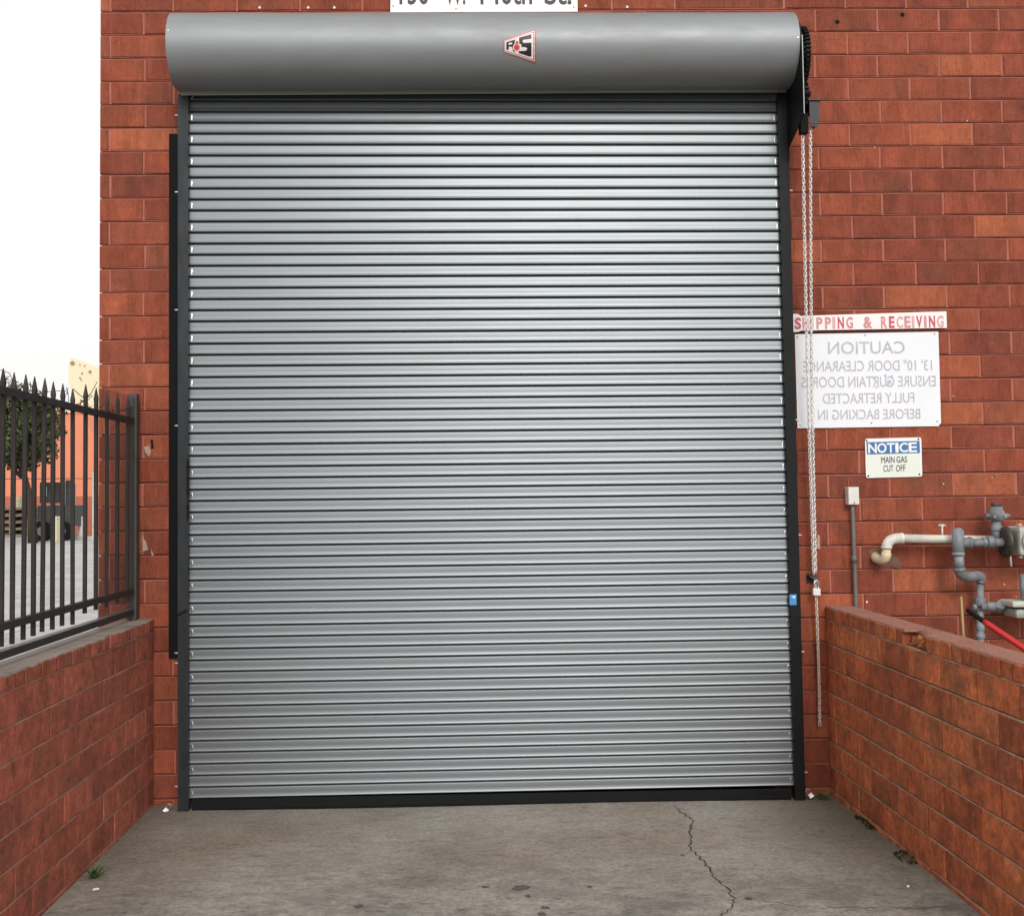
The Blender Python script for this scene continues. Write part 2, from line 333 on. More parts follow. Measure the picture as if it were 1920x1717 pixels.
strip([tuple(atz(1000+a/2.743, 1400+b_/2.743)[:2]) for a, b_ in cr] + [(.80,-2.1),(.83,-2.6)], 0.0038, 'crack', M_CRACK, floor, GZ+.003, 1)
br = [(1040,775),(1100,778),(1200,790),(1300,810),(1500,825),(1900,830),(2250,822)]
strip([tuple(atz(1000+a/2.743, 1400+b_/2.743)[:2]) for a, b_ in br], 0.0016, 'crack', M_CRACK, floor, GZ+.003, 2)
r = random.Random(5)
for (u, v, rx, ry) in [(977,1664,.032,.030),(910,1663,.014,.016),(990,1679,.010,.013),(1106,1661,.011,.012),(1022,1701,.016,.02),(672,1701,.016,.02),(1016,1713,.016,.02),(1280,1603,.009,.009),(1402,1683,.014,.016)]:
    c = atz(u, v, GZ); n = 14; ph = [r.uniform(.6, 1.25) for _ in range(n)]
    V = [(c.x+cos(2*pi*k/n)*rx*ph[k]*1.25, c.y+sin(2*pi*k/n)*ry*ph[k], GZ+.003+.004*sin(c.x*2.1)*cos(c.y*1.7)) for k in range(n)]
    link('oil_spot', mesh('oil_spot', V, [tuple(range(n))]), M_OIL, floor)
# yard beyond the fence
yg = MB().box((-60, 1.0, GZ-.2), (-2.9, 80, GZ-.012)).build('yard', M_MORTAR2); yg.data.materials.clear(); yg.data.materials.append(M_GROUND); struct(yg)
sl = {}
yy = 4.0; row = 0
while yy < 51:
    dy = 1.55; xx = -36 + (row % 2)*1.1
    while xx < -3.2:
        if not (xx > -2.2):
            key = rnd.randrange(3)
            if key not in sl:
                b_ = MB().box((-1.085, -.765, -.05), (1.085, .765, 0), .012).me('paving_slab'); b_.materials.append(M_YARD); sl[key] = b_
            if -0.50*(yy+6.7) - 2.5 < xx < -0.27*(yy+6.7)+1.0:
                link('paving_slab', sl[key], None, yg, (xx+1.1, yy+.77, GZ+.004+rnd.uniform(-.004, .004)), (rnd.uniform(-.002,.002), 0, rnd.uniform(-.003,.003)))
        xx += 2.2
    yy += dy; row += 1

# ================================================================= BRICK BUILDING
C = 0.138; ZT = 4.575; LB = 0.3686; JO = 0.0125
_bc = {}
def brick_me(L, H, D, mat, seed, jit=.0012):
    key = (round(L, 3), round(H, 3), round(D, 3), mat.name, seed)
    if key in _bc: return _bc[key]
    r = random.Random(hash(key[:3]) ^ (seed*7919)); nx = max(2, min(6, int(L/.07))); nz = 2
    per = [(-L/2+L*i/nx, -H/2) for i in range(nx)] + [(L/2, -H/2+H*i/nz) for i in range(nz)] + [(L/2-L*i/nx, H/2) for i in range(nx)] + [(-L/2, H/2-H*i/nz) for i in range(nz)]
    n = len(per); j = [(r.uniform(-jit, jit), r.uniform(-jit, jit)) for _ in per]; V = []
    bv = .0035
    for (x, z), (a, b_) in zip(per, j): V.append((x+a, D, z+b_))
    for (x, z), (a, b_) in zip(per, j): V.append((x+a, bv+r.uniform(0, .001), z+b_))
    for (x, z), (a, b_) in zip(per, j):
        sx = bv if x < -L/2+1e-4 else -bv if x > L/2-1e-4 else 0; sz = bv if z < -H/2+1e-4 else -bv if z > H/2-1e-4 else 0
        V.append((x+a*1.5+sx, r.uniform(-.0006, .0006), z+b_*1.5+sz))
    F = [(i, (i+1)%n, n+(i+1)%n, n+i) for i in range(n)] + [(n+i, n+(i+1)%n, 2*n+(i+1)%n, 2*n+i) for i in range(n)] + [tuple(range(2*n, 3*n))]
    me = mesh('brick', V, F); me.materials.append(mat); _bc[key] = me; return me
def put_brick(parent, mat, L, H, D, loc, rotz=0.0, bulk=None, name='brick'):
    sd_ = rnd.randrange(4); me = brick_me(L, H, D, mat, sd_)
    jy = rnd.uniform(-.0018, .0018); e = Euler((rnd.uniform(-.004, .004), rnd.uniform(-.0016, .0016), rotz + rnd.uniform(-.003, .003)))
    off = Vector((0, jy, 0)); off.rotate(Euler((0,0,rotz))); p = Vector(loc)+off
    if bulk is None: return link(name, me, None, parent, p, e)
    mt = Matrix.Translation(p) @ e.to_matrix().to_4x4()
    bulk.add([mt @ v.co for v in me.vertices], [tuple(f.vertices) for f in me.polygons])

bld = thing('brick_building', 'red painted brick building wall around the grey roll-up door', 'building')
OX0, OX1, OZ = -1.64, 1.62, 4.02                                   # door opening
XL, XR = -2.242, 7.0; ZTOP = 7.1
core = MB()
core.box((XL+.012, .024, -.4), (OX0-.002, .30, ZTOP)); core.box((OX1+.002, .024, -.4), (XR, .30, ZTOP)); core.box((OX0-.002, .024, OZ+.002), (OX1+.002, .30, ZTOP))
core.build('deep_joints', M_DEEP, bld)
body = MB(); body.box((XL+.012, .302, -.4), (XL+.30, 9, ZTOP)); body.box((XR-.3, .302, -.4), (XR, 9, ZTOP)); body.box((XL+.302, 8.7, -.4), (XR-.302, 9, ZTOP)); body.box((XL, .0, ZTOP+.002), (XR, 9.0, ZTOP+.16))
body.build('side_wall', M_BRICK, bld)
inner = MB().box((OX0-.05, .304, -.02), (OX1+.05, 3.2, OZ+.4)); inner.build('inner_room', M_RUBBER, bld)
mor = MB(); bulk = MB()
vis_x1 = 3.25
i = -19
while True:
    zt = ZT - i*C; zb = zt - C
    if zt < -.03: break
    if zt <= ZTOP:
        segs = []
        even = (i % 2 == 0)
        if zb >= OZ - .01: segs = [(XL, XR)]
        else: segs = [(XL, OX0), (OX1, XR)]
        # mortar backing: flush in the upright joints and the lower half of the bed joint
        for a, b_ in segs: mor.box((a+.003, .0045, zb+JO*.30), (b_-.003 if b_ < XR else b_, .0235, zt-JO*.20))
        for a, b_ in segs:
            if a == XL:                                            # left pier, and on over the door
                joints = [-1.982+LB*k for k in range(0, 60)] if even else [-2.178+LB*k for k in range(0, 60)]
                if zb >= OZ - .01:
                    joints = [q for q in joints if q < 1.35]
                    joints += [1.974-.0+LB*k if even else 1.974-LB/2+LB*k for k in range(0 if not even else 0, 40)]
            else: joints = [1.974+LB*k if even else 1.974-LB/2+LB*k for k in range(0, 40)]
            xs = [a] + [q + rnd.uniform(-.006, .006) for q in joints if a+.03 < q < b_-.03] + [b_]
            for p, q in zip(xs, xs[1:]):
                L = q-p-JO*.85 - (JO*.0); Lr = round(L/.004)*.004
                hid = -1.60 < (p+q)/2 < 1.58 and zt < 4.42          # wholly behind the hood
                far = p > vis_x1 or zb > 4.72
                if hid and not far: far = True
                put_brick(bld, M_BRICK, Lr, C-JO, .05 if p > XL else .10, ((p+q)/2, 0.0, (zt+zb)/2), 0, bulk if far else None)
    i += 1
mor.build('mortar', M_MORTAR, bld)
o = bulk.build('brickwork', M_BRICK, bld); o['kind'] = 'stuff'
# small marks on the wall
def disc(c, r_, n=10, depth=.004, ax='y', seed=0, rag=0.0):
    q = random.Random(seed); V = []
    for s in (0, 1):
        for k in range(n):
            rr = r_*(1+q.uniform(-rag, rag)) if s == 0 else r_; V.append((c[0]+cos(2*pi*k/n)*rr, c[1]-depth*s, c[2]+sin(2*pi*k/n)*rr))
    return V, [tuple(range(n-1, -1, -1)), tuple(range(n, 2*n))]+[(k, (k+1)%n, n+(k+1)%n, n+k) for k in range(n)]
for u, v in [(1570,42),(1692,28)]:
    p = at(u, v, 0); V, F = disc((p.x, .001, p.z), .013, 9, .0035, seed=u, rag=.3); link('anchor_hole', mesh('anchor_hole', V, F), M_RUBBER, bld)
for u, v in [(487,15),(578,15),(627,15),(1098,12),(1176,14)]:
    p = at(u, v, 0); V, F = disc((p.x, .001, p.z), .0075, 10, .005, seed=u); link('wall_plug', mesh('wall_plug', V, F), M_PAINTDRIP, bld)
for u, v, s in [(1813,227,.006),(1640,277,.006),(1860,895,.005),(1769,907,.006),(1625,1128,.010),(1883,1095,.007),(1905,1118,.005),(1787,742,.005),(1497,1003,.005)]:
    p = at(u, v, 0); V, F = disc((p.x, .0005, p.z), s*.65, 7, .003, seed=u, rag=.5); link('paint_spot', mesh('paint_spot', V, F), M_PAINTDRIP, bld)
def ragged(pts, y, th, name, mat, parent, seed=0):
    q = random.Random(seed); P = []
    for (a, b_), (c, d) in zip(pts, pts[1:]+pts[:1]):
        for k in range(4):
            t = k/4; w = at(a+(c-a)*t+q.uniform(-.8, .8), b_+(d-b_)*t+q.uniform(-.8, .8), y); P.append((w.x, w.z))
    return MB().prism(P, 1, y, y-th).build(name, mat, parent)
ragged([(279,836),(284,846),(280,856),(274,850),(270,838)], .0, .004, 'chipped_patch', M_CHIP, bld, 1)
ragged([(283,822),(287,826),(288,840),(284,842)], .0, .0035, 'chipped_patch', M_RUBBER, bld, 2)
ragged([(267,1003),(272,1012),(278,1030),(268,1034)], .0, .005, 'chipped_patch', M_CHIP, bld, 3)
ragged([(284,1028),(288,1040),(292,1044),(284,1040)], .0, .0045, 'chipped_patch', M_CHIP, bld, 4)
ragged([(1532,1001),(1536,1004),(1538,1030),(1531,1028)], .0, .003, 'chipped_patch', M_CHIP, bld, 5)
pt = [(1628,1032),(1640,1026),(1660,1030),(1682,1044),(1692,1058),(1688,1066),(1670,1062),(1650,1062),(1634,1052)]
ragged(pt, .0, .0032, 'pipe_hole_patch', flat('brown_patching_mortar', (.20,.115,.085), .9, .1, .6, .5, (.34,.26,.22), 22), bld, 6)

# ================================================================= LOW SIDE WALLS
def low_wall(name, label, X, side, rows, ztop, zfirst, mat, thick, phase, yend, capmat, mortar, recess, broken=None, jo=JO, headmat=None):
    headmat = headmat or mortar
    """inner face at x=X; side=+1: body to the right of X (faces -x), -1: body to the left"""
    t = thing(name, label, 'wall', (X, 0, 0)); rz = -pi/2 if side > 0 else pi/2
    Xo = thick*side
    mb = MB(); mb.box((recess*side, -.004, -.2), (Xo-recess*side, yend, zfirst+.004)); mb.box((.050*side, -.004, zfirst+.0045), (Xo-.012*side, yend, ztop-.012)); mb.build('mortar', headmat, t)
    bs = MB()
    for k in range(rows+1): zz = zfirst-k*C; bs.box(((.0022 if side < 0 else .0030)*side, -.004, zz-jo*.44), (Xo-.0030*side, yend, zz+jo*(.42 if side < 0 else .16)))
    bs.build('bed_mortar', mortar, t)
    z1 = zfirst
    for k in range(rows):
        zt = z1 - k*C; zb = zt - C; ph = phase + (LB/2 if k % 2 else 0)
        joints = []; y = ph
        while y > -.02: y -= LB
        y += LB*0
        ys = [-.006]; q = ph
        while q < -.03+LB: q += LB
        while q > yend:
            if q < -.05: ys.append(q + rnd.uniform(-.005, .005))
            q -= LB
        ys.append(yend-.001)
        ys = sorted(set(ys), reverse=True)
        for a, b_ in zip(ys, ys[1:]):
            if a-b_ < .04: continue
            L = round((a-b_-jo*.8)/.004)*.004
            put_brick(t, mat, L, C-jo, thick-.001, (0, (a+b_)/2, (zt+zb)/2), rz)
    # rowlock cap
    y = -.004; wcap = LB/4; k = 0
    hcap = ztop - zfirst - .006
    while y-wcap > yend:
        bad = broken is not None and broken[0] > y-wcap/2 > broken[1]
        w = wcap-.010
        if bad:
            q = random.Random(int(-y*1000)); bm = bmesh.new(); bmesh.ops.create_cube(bm, size=1); bmesh.ops.subdivide_edges(bm, edges=bm.edges[:], cuts=3, use_grid_fill=True)
            for v in bm.verts:
                top = v.co.z > .49; fr = v.co.y < -.49
                v.co = Vector((v.co.x*w, (v.co.y+.5)*(thick-.02)+.016, v.co.z*hcap))
                if fr: v.co.y += q.uniform(.0, .035) + (v.co.z/hcap+.5)*.022
                if top: v.co.z -= q.uniform(.004, .016)
                v.co += Vector((q.uniform(-.002,.002), q.uniform(-.002,.002), q.uniform(-.002,.002)))
            me = bpy.data.meshes.new('cap_brick'); bm.to_mesh(me); bm.free(); me.materials.append(M_BROKEN)
            link('cap_brick', me, None, t, (0, y-wcap/2, zfirst+.006+hcap/2), (0, 0, rz))
        else:
            me = brick_me(round(w, 4), round(hcap-.004, 4), round(thick+.006, 3), mat, rnd.randrange(4), .0022)
            link('cap_brick', me, None, t, (-.004*side + rnd.uniform(-.002, .002), y-wcap/2, zfirst+.004+hcap/2+rnd.uniform(-.002, 0)), (rnd.uniform(-.006,.006), 0, rz+rnd.uniform(-.012, .012)))
        y -= wcap; k += 1
    # painted slurry skim over the cap
    n = 180; V = []; F = []; q = random.Random(11)
    for a in range(n+1):
        yv = -.003 + (yend+.003)*a/n; jt = q.uniform(-.0012, .0012) + .0025*sin(a*.7)*sin(a*.31)
        for b_, (fx, dz) in enumerate(((.0, -.010), (.012, 0), (.55, .001), (1.0, -.002))):
            xx = (fx*(thick+.004) + (jt if b_ < 2 else 0))*side - .003*side*(b_ == 0)
            if broken and broken[0] > yv > broken[1] and b_ < 2: xx = (.052+.012*sin(a*1.9)+q.uniform(-.005, .005)+.004*b_)*side
            V.append((xx, yv, ztop+dz+q.uniform(-.0008, .0010)))
    for a in range(n):
        for b_ in range(3): F.append((a*4+b_, a*4+b_+1, a*4+b_+5, a*4+b_+4))
    link('cap_skim', mesh('cap_skim', V, F), capmat, t)
    return t
lwR = low_wall('low_brick_wall', 'low orange red brick wall on the right, with rowlock cap and one broken cap brick', 1.940, 1, 8, 1.055, .977, M_BRICKR, .150, -.509, -4.4, M_CAP, M_MORTAR2, .012, (-1.24, -1.44), .0125, mortar_mat('dirty_joint', (.16,.07,.045), (.10,.045,.03), (.13,.055,.035)))
m = Mat('grey_ledge', .85, 0, spec=.25); m.col(m.ramp(m.noise(5, 6, .65), [(.3, (.19,.15,.125)), (.5, (.30,.26,.225)), (.7, (.38,.29,.245))])); m.bump(m.noise(60, 5), .4, .005); M_LEDGE = m.m
lwL = low_wall('low_brick_wall', 'low dull red brick wall on the left, carrying the iron picket fence', -1.921, -1, 8, 1.040, .968, M_BRICKL, .175, -.36, -4.4, M_LEDGE, M_MORTAR3, .0060, None, .0095, mortar_mat('painted_joint', (.34,.11,.075), (.25,.08,.055), (.28,.09,.06)))

# ================================================================= ROLL-UP DOOR
door = thing('rolling_door', 'grey steel slat roll-up door with round hood and black guides', 'door')
NS = 62
zl0, zr0, zl1, zr1 = 4.006, 3.980, .045, .056
XA, XB, YC = -1.708, 1.712, -.098
prof = [(-.012,1.02),(-.006,.975),(.0028,.945),(.0042,.86),(.0058,.52),(.0074,.26),(.0094,.185),(.0108,.145),(.0106,.112),(.0086,.088),(.0010,.076),(-.013,.0)]
def slat_me(pitch, seed):
    q = random.Random(seed); V = []; F = []; nx = 12; n = len(prof)
    for a in range(nx+1):
        x = XA + (XB-XA)*a/nx; w = .0006*sin(a*1.3+seed)
        for d, zz in prof: V.append((x, -(d+w*(1-abs(zz-.5))), zz*pitch))
    for a in range(nx):
        for k in range(n-1): F.append((a*n+k, a*n+k+1, (a+1)*n+k+1, (a+1)*n+k))
    me = mesh('slat', V, F, True); me.materials.append(M_SLAT); return me
pit = (zl0-zl1)/NS*.999
slats = [slat_me(pit, s) for s in range(5)]
lk = MB()
lk.box((-.006, -.0055, .012), (.004, .002, .046), .0025); lk.tube([(.0035, -.002, .018), (.0055, -.0065, .022), (.0055, -.0065, .036), (.0035, -.002, .041)], .0022, 6)
lkme = lk.me('end_lock'); lkme.materials.append(M_ZINC)
for k in range(-1, NS):
    t = (k+1)/NS; zl = zl0+(zl1-zl0)*t; zr = zr0+(zr1-zr0)*t; ang = -math.atan2(zr-zl, XB-XA)
    s = link('slat', slats[rnd.randrange(5)], None, door, (0, YC+rnd.uniform(-.0006,.0006), (zl*XB-zr*XA)/(XB-XA)), (rnd.uniform(-.007, .007), ang, 0))
    if k % 2 == 1:
        for xx in (-1.680, 1.687): link('end_lock', lkme, None, s, (xx, -.006, 0), (0, 0, 0 if xx < 0 else pi))
# bottom bar
bb = MB(); bb.box((XA+.03, -.125, -.004), (XB-.03, -.120, .050)); bb.box((XA+.03, -.1195, .000), (XB-.03, -.07, .006)); bb.build('bottom_bar', M_BLACK, door)
MB().box((XA+.03, -.122, GZ-.001), (XB-.03, -.085, -.005), .004).build('bottom_seal', M_RUBBER, door)
p = at(1448, 1486, -.126)
MB().box((p.x-.075, -.1285, p.z-.010), (p.x+.075, -.1255, p.z+.012), .002).build('maker_plate', M_RUBBER, door)
# guides: an angle against the wall, and a flanged channel
def guide(x_in, x_out, mat, nm):
    s = 1 if x_out > x_in else -1
    g = MB(); g.box((x_in, -.140, GZ+.004), (x_out, -.134, 4.03)); g.box((x_out-.006*s, -.1335, GZ+.004), (x_out, -.004, 4.03)); g.box((x_in+.002*s, -.088, GZ+.004), (x_out-.0065*s, -.084, 4.0)); g.box((x_in, -.1335, GZ+.004), (x_in+.004*s, -.120, 4.02))
    o = g.build('guide', mat, door)
    return o
gL = guide(-1.692, -1.752, M_GUIDEL, 'left'); gR = guide(1.698, 1.757, M_BLACK, 'right')
for (o, x, s, vs_) in ((gL, -1.754, -1, [216,360,581,798,1224,1243,1474]), (gR, 1.759, 1, [357,599,787,1003,1222,1448])):
    for v in vs_:
        z = at(335 if s < 0 else 1485, v, -.1).z
        MB().tube([(x, -.095, z), (x+.026*s, -.095, z)], .0045, 6).build('bolt', M_GALV, o)
# scuffs on the left guide
def scuff(pts, w, seed):
    q = random.Random(seed); P = [at(u, v, -.1412) for u, v in pts]; V = []; F = []
    for k, p in enumerate(P):
        ww = w*q.uniform(.5, 1.3); V += [(p.x-ww, -.1412, p.z), (p.x+ww, -.1412, p.z)]
    for k in range(len(P)-1): F.append((2*k, 2*k+1, 2*k+3, 2*k+2))
    link('scuff', mesh('scuff', V, F), M_RUBBER, gL)
scuff([(352,860+k*9) for k in range(14)], .007, 1)
p0, p1 = at(332, 1152, -.1412), at(350, 1145, -.1412)
MB().prism([(p0.x,p0.z-.012),(p0.x+.02,p0.z-.004),(p1.x,p1.z-.006),(p1.x,p1.z+.012),(p0.x+.018,p0.z+.012),(p0.x,p0.z+.005)], 1, -.1403, -.1412).build('scuff', M_RUBBER, gL)
st = at(1487, 1124, -.141)
sk = MB().box((st.x-.0195, -.1418, st.z-.030), (st.x+.0195, -.1404, st.z+.030), .0004).build('warning_sticker', M_STICK, gR)
MB().prism([(st.x-.012, st.z+.018),(st.x+.014, st.z+.024),(st.x+.010, st.z+.006)], 1, -.1419, -.1427).build('sticker_print', M_STICKW, sk)
# steel jamb guard beside the left guide
jg = MB(); jg.box((-1.835, -.012, .815), (-1.757, -.002, 3.845)); jg.box((-1.768, -.075, .815), (-1.757, -.0125, 3.845))
jg.build('jamb_guard', M_RUBBER, door)
# hood
HY, HZ_, HR = -.240, 4.2390, .2075
HX0, HX1 = -1.740, 1.748
hp = [(-.004, HZ_+HR)]
for k in range(29):
    a = R(90) + R(190)*k/28; hp.append((HY+cos(a)*HR, HZ_+sin(a)*HR))
hp += [(hp[-1][0]+.03, hp[-1][1]+.003), (-.152, 4.046), (-.150, 4.030)]
V = []; F = []; nx = 48; n = len(hp); hq = random.Random(21)
for a in range(nx+1):
    x = HX0+(HX1-HX0)*a/nx
    for k, (y, z) in enumerate(hp):
        w = .0011*sin(x*2.3+k*.13)*sin(x*5.1+1) + hq.uniform(-.00025, .00025); w *= 1 if 0 < k < 28 else 0
        d = Vector((y-HY, z-HZ_)).normalized()*w; V.append((x, y+d.x, z+d.y + (-.012)*(x-HX0)/(HX1-HX0)))
for a in range(nx):
    for k in range(n-1): F.append((a*n+k, (a+1)*n+k, (a+1)*n+k+1, a*n+k+1))
hood = link('hood', mesh('hood', V, F, True), M_HOOD, door)
poly = [(y, z) for y, z in hp] + [(-.004, 4.030)]
MB().prism(poly, 0, HX0-.0035, HX0-.0005).build('end_cap', M_HOOD, hood)
MB().box((HX0+.01, -.158, 4.020), (HX1-.05, -.1525, 4.050), .001).build('hood_lip', metal_mat('pale_hood_lip', (.42,.43,.37), .5, .3), hood)
MB().box((XA, -.118, 4.030), (XB, -.112, 4.12)).build('header_seal', M_RUBBER, door)
MB().tube([(HX0-.004, -.22, HZ_+.02), (HX0-.035, -.22, HZ_+.02)], .006, 8).build('shaft_pin', M_CONDUIT, hood)
for u, v in [(317,58),(1496,72),(1489,131)]:
    zz = at(u, v, -.44).z; xx = HX0+.012 if u < 900 else HX1-(.012 if v < 100 else .012); yy_ = HY-sqrt(max(0, HR**2-(zz-HZ_)**2))
    MB().tube([(xx, yy_+.004, zz), (xx, yy_-.004, zz)], .004, 7).build('rivet', M_GALV, hood)
# maker's badge on the hood
def logo(pts, off, name, mat, parent):
    bm = bmesh.new(); vs_ = []
    for a, b_ in pts:
        p = at(920+a/17.45, 40+b_/17.45, -.452); vs_.append(bm.verts.new((p.x, 0, p.z)))
    P2 = [v.co.copy() for v in vs_]; bm.free(); bm = bmesh.new()
    for tri in tessellate_polygon([[Vector((p.x, p.z, 0)) for p in P2]]):
        A, B_, C_ = (P2[q] for q in tri); N = 5; g = {}
        for a in range(N+1):
            for b_ in range(N+1-a): g[a, b_] = bm.verts.new(A + (B_-A)*(a/N) + (C_-A)*(b_/N))
        for a in range(N):
            for b_ in range(N-a):
                bm.faces.new((g[a, b_], g[a+1, b_], g[a, b_+1]))
                if a+b_ < N-1: bm.faces.new((g[a+1, b_], g[a+1, b_+1], g[a, b_+1]))
    bmesh.ops.remove_doubles(bm, verts=bm.verts[:], dist=1e-6)
    for v in bm.verts:
        zc = HZ_ - .0065; v.co.y = HY - sqrt(max(1e-6, HR**2-(v.co.z-zc)**2)) - off
    me = bpy.data.meshes.new(name); 
    bmesh.ops.recalc_face_normals(bm, faces=bm.faces[:]); bm.to_mesh(me); bm.free(); return link(name, me, mat, parent)
def circ(cx, cy, r_, n=18): return [(cx+cos(2*pi*k/n)*r_, cy+sin(2*pi*k/n)*r_) for k in range(n)]
bg = logo([(432,606),(1390,288),(1440,280),(1482,310),(1490,1250),(1440,1275),(1390,1250),(432,985)], .003, 'maker_badge', M_LOGO_RED, hood)
def lg(p, o, mt): 
    x = logo(p, o, 'badge_print', mt, hood); return x
lg([(452,628),(1400,320),(1440,320),(1450,1225),(1400,1215),(452,962)], .0036, M_LOGO_W); lg([(466,640),(1395,345),(1425,350),(1430,1200),(1390,1190),(466,950)], .0042, M_LOGO_RED)
lg([(478,655),(1360,380),(1395,385),(1402,1165),(1375,1170),(478,935)], .0048, M_LOGO_W)
lg([(515,690),(800,605),(800,720),(760,790),(800,860),(800,985),(730,955),(715,860),(690,830),(590,820),(590,925),(515,905)], .0054, M_LOGO_K)
lg([(580,725),(690,695),(705,720),(700,750),(590,778)], .0060, M_LOGO_W)
lg([(930,545),(1330,430),(1335,575),(1070,612),(1035,655),(1070,712),(1335,700),(1340,1080),(1295,1108),(925,1010),(930,950),(1150,945),(1205,890),(1160,840),(930,820)], .0054, M_LOGO_K)
for a, b_, c in ((862,700,78),(850,845,122)): lg(circ(a, b_, c), .0061 + c*1e-7, M_LOGO_W)
for a, b_, c in ((862,700,52),(850,845,92)): lg(circ(a, b_, c), .0067 + c*1e-7, M_LOGO_AMP)
lg([(900,740),(1010,760),(985,960),(880,920)], .0064, M_LOGO_W); lg([(890,790),(950,800),(940,920),(870,910)], .0070, M_LOGO_AMP)
# drive bracket plate on the right
bp = [(-.004,4.42),(-.30,4.42),(-.43,4.30),(-.462,4.16),(-.462,3.785),(-.15,3.70),(-.15,3.62),(-.004,3.62)]
MB().prism(bp, 0, 1.7515, 1.7585).build('drive_bracket', M_BLACK, door)
MB().box((1.7530, -.4655, 3.790), (1.7572, -.4625, 4.23), .0005).build('bracket_edge', M_METER, door)
# sprocket with roller chain outside the bracket
def gear(cy, cz, r_, x0, x1, teeth, name):
    P = []
    for k in range(teeth):
        for t_, rr in ((0, r_), (.28, r_), (.42, r_+.012), (.72, r_+.012), (.86, r_)):
            a = 2*pi*(k+t_)/teeth; P.append((cy+cos(a)*rr, cz+sin(a)*rr))
    return MB().prism(P, 0, x0, x1).build(name, M_BLACK, door)
gear(-.262, 4.160, .176, 1.783, 1.809, 46, 'sprocket'); gear(-.262, 4.160, .160, 1.7735, 1.7825, 40, 'sprocket')
gear(-.33, 3.945, .060, 1.783, 1.806, 14, 'drive_pinion')
MB().tube([(1.759, -.262, 4.160), (1.822, -.262, 4.160)], .030, 14).build('sprocket_hub', M_BLACK, door)
MB().tube([(1.759, -.33, 3.945), (1.83, -.33, 3.945)], .018, 12).build('pinion_shaft', M_BLACK, door)
# chain wheel and its guard
gw = MB()
for k in range(24):
    a0, a1 = 2*pi*k/24, 2*pi*(k+1)/24
    for (xa, ra), (xb, rb) in (((1.822,.055),(1.832,.040)), ((1.832,.040),(1.846,.040)), ((1.846,.040),(1.856,.055))):
        gw.add([(xa,-.29+cos(a0)*ra,3.872+sin(a0)*ra),(xb,-.29+cos(a0)*rb,3.872+sin(a0)*rb),(xb,-.29+cos(a1)*rb,3.872+sin(a1)*rb),(xa,-.29+cos(a1)*ra,3.872+sin(a1)*ra)], [(0,1,2,3)])
gw.build('chain_wheel', M_BLACK, door)
a, b_ = at(1511, 196, -.30), at(1531, 238, -.30)
g2 = MB(); g2.box((a.x+.004, -.352, b_.z), (b_.x, -.346, a.z)); g2.box((b_.x-.005, -.3455, b_.z+.004), (b_.x, -.24, a.z)); g2.prism([(a.x-.012, a.z+.002), (b_.x+.012, a.z+.002), (b_.x+.012, a.z+.010), (a.x-.012, a.z+.010)], 1, -.362, -.236); g2.prism([(a.x+.008,b_.z),(b_.x,b_.z),(b_.x-.012,b_.z-.018),(a.x+.012,b_.z-.012)], 1, -.350, -.344)
g2.build('chain_guard', metal_mat('charcoal_guard', (.030,.032,.036), .5, .1), door)
a, b_ = at(1498, 215, -.32), at(1513, 252, -.32)
MB().box((a.x, -.350, b_.z), (b_.x+.002, -.30, a.z), .004).build('chain_guide', M_RUBBER, door)

# ---- hand chain hanging beside the door
def link_pts(r_in, half, n=14):
    P = []
    for k in range(n):
        a = 2*pi*k/n; P.append((cos(a)*r_in, (half if sin(a) >= 0 else -half)+sin(a)*r_in))
    return P
def chain(mb, path, pitch=.0200, wire=.0026, r_in=.0072, tw0=0.0, twist=.05):
    P = [Vector(p) for p in path]; seg = [(b_-a).length for a, b_ in zip(P, P[1:])]; tot = sum(seg); n = int(tot/pitch)
    L = link_pts(r_in, pitch*.5-r_in+wire*2.6, 12)
    for k in range(n):
        d = (k+.5)*pitch; q = 0
        while q < len(seg)-1 and d > seg[q]: d -= seg[q]; q += 1
        c = P[q].lerp(P[q+1], d/seg[q]); t = (P[q+1]-P[q]).normalized()
        side = Vector((1,0,0)); side = (side - t*side.dot(t)).normalized(); oth = t.cross(side)
        an = (k % 2)*pi/2 + tw0 + twist*sin(k*.11)*6 + .25*sin(k*.037+tw0)
        a = side*cos(an)+oth*sin(an); nrm = t.cross(a)
        V = []; F = []; m_ = 5; N = len(L)
        for i_, (x, y) in enumerate(L):
            x2, y2 = L[(i_+1)%N]; x1, y1 = L[i_-1]; tg = Vector((x2-x1, y2-y1)).normalized(); nv = Vector((tg.y, -tg.x))
            for s in range(m_):
                b2 = 2*pi*s/m_; V.append(c + a*(x+nv.x*cos(b2)*wire) + t*(y+nv.y*cos(b2)*wire) + nrm*(sin(b2)*wire))
        for i_ in range(N):
            for s in range(m_): F.append((i_*m_+s, i_*m_+(s+1)%m_, ((i_+1)%N)*m_+(s+1)%m_, ((i_+1)%N)*m_+s))
        mb.add(V, F, True)
kx = at(1527, 1083, -.06)
c1 = at(1505, 256, -.32); c2 = at(1519.5, 240, -.32)
hc = thing('hand_chain', 'long bright zinc hand chain hanging in a loop right of the roll-up door', 'chain', (kx.x, -.06, kx.z))
def rel(p): return Vector(p) - Vector((kx.x, -.06, kx.z))
def bow(a, b_, off, n=14):
    return [Vector(a).lerp(Vector(b_), t/n) + Vector((off[0]*sin(pi*t/n), off[1]*sin(pi*t/n), 0)) for t in range(n+1)]
mb = MB(); chain(mb, [rel(p) for p in bow(c1, (kx.x-.004, -.062, kx.z+.01), (.0, .02))], twist=.02); mb.build('chain_strand', M_GALV, hc)
mb = MB(); chain(mb, [rel(p) for p in bow(c2, (kx.x+.008, -.060, kx.z+.01), (.0, .03))], tw0=.3, twist=.018); mb.build('chain_strand', M_GALV, hc)
e = at(1537, 1362, -.05)
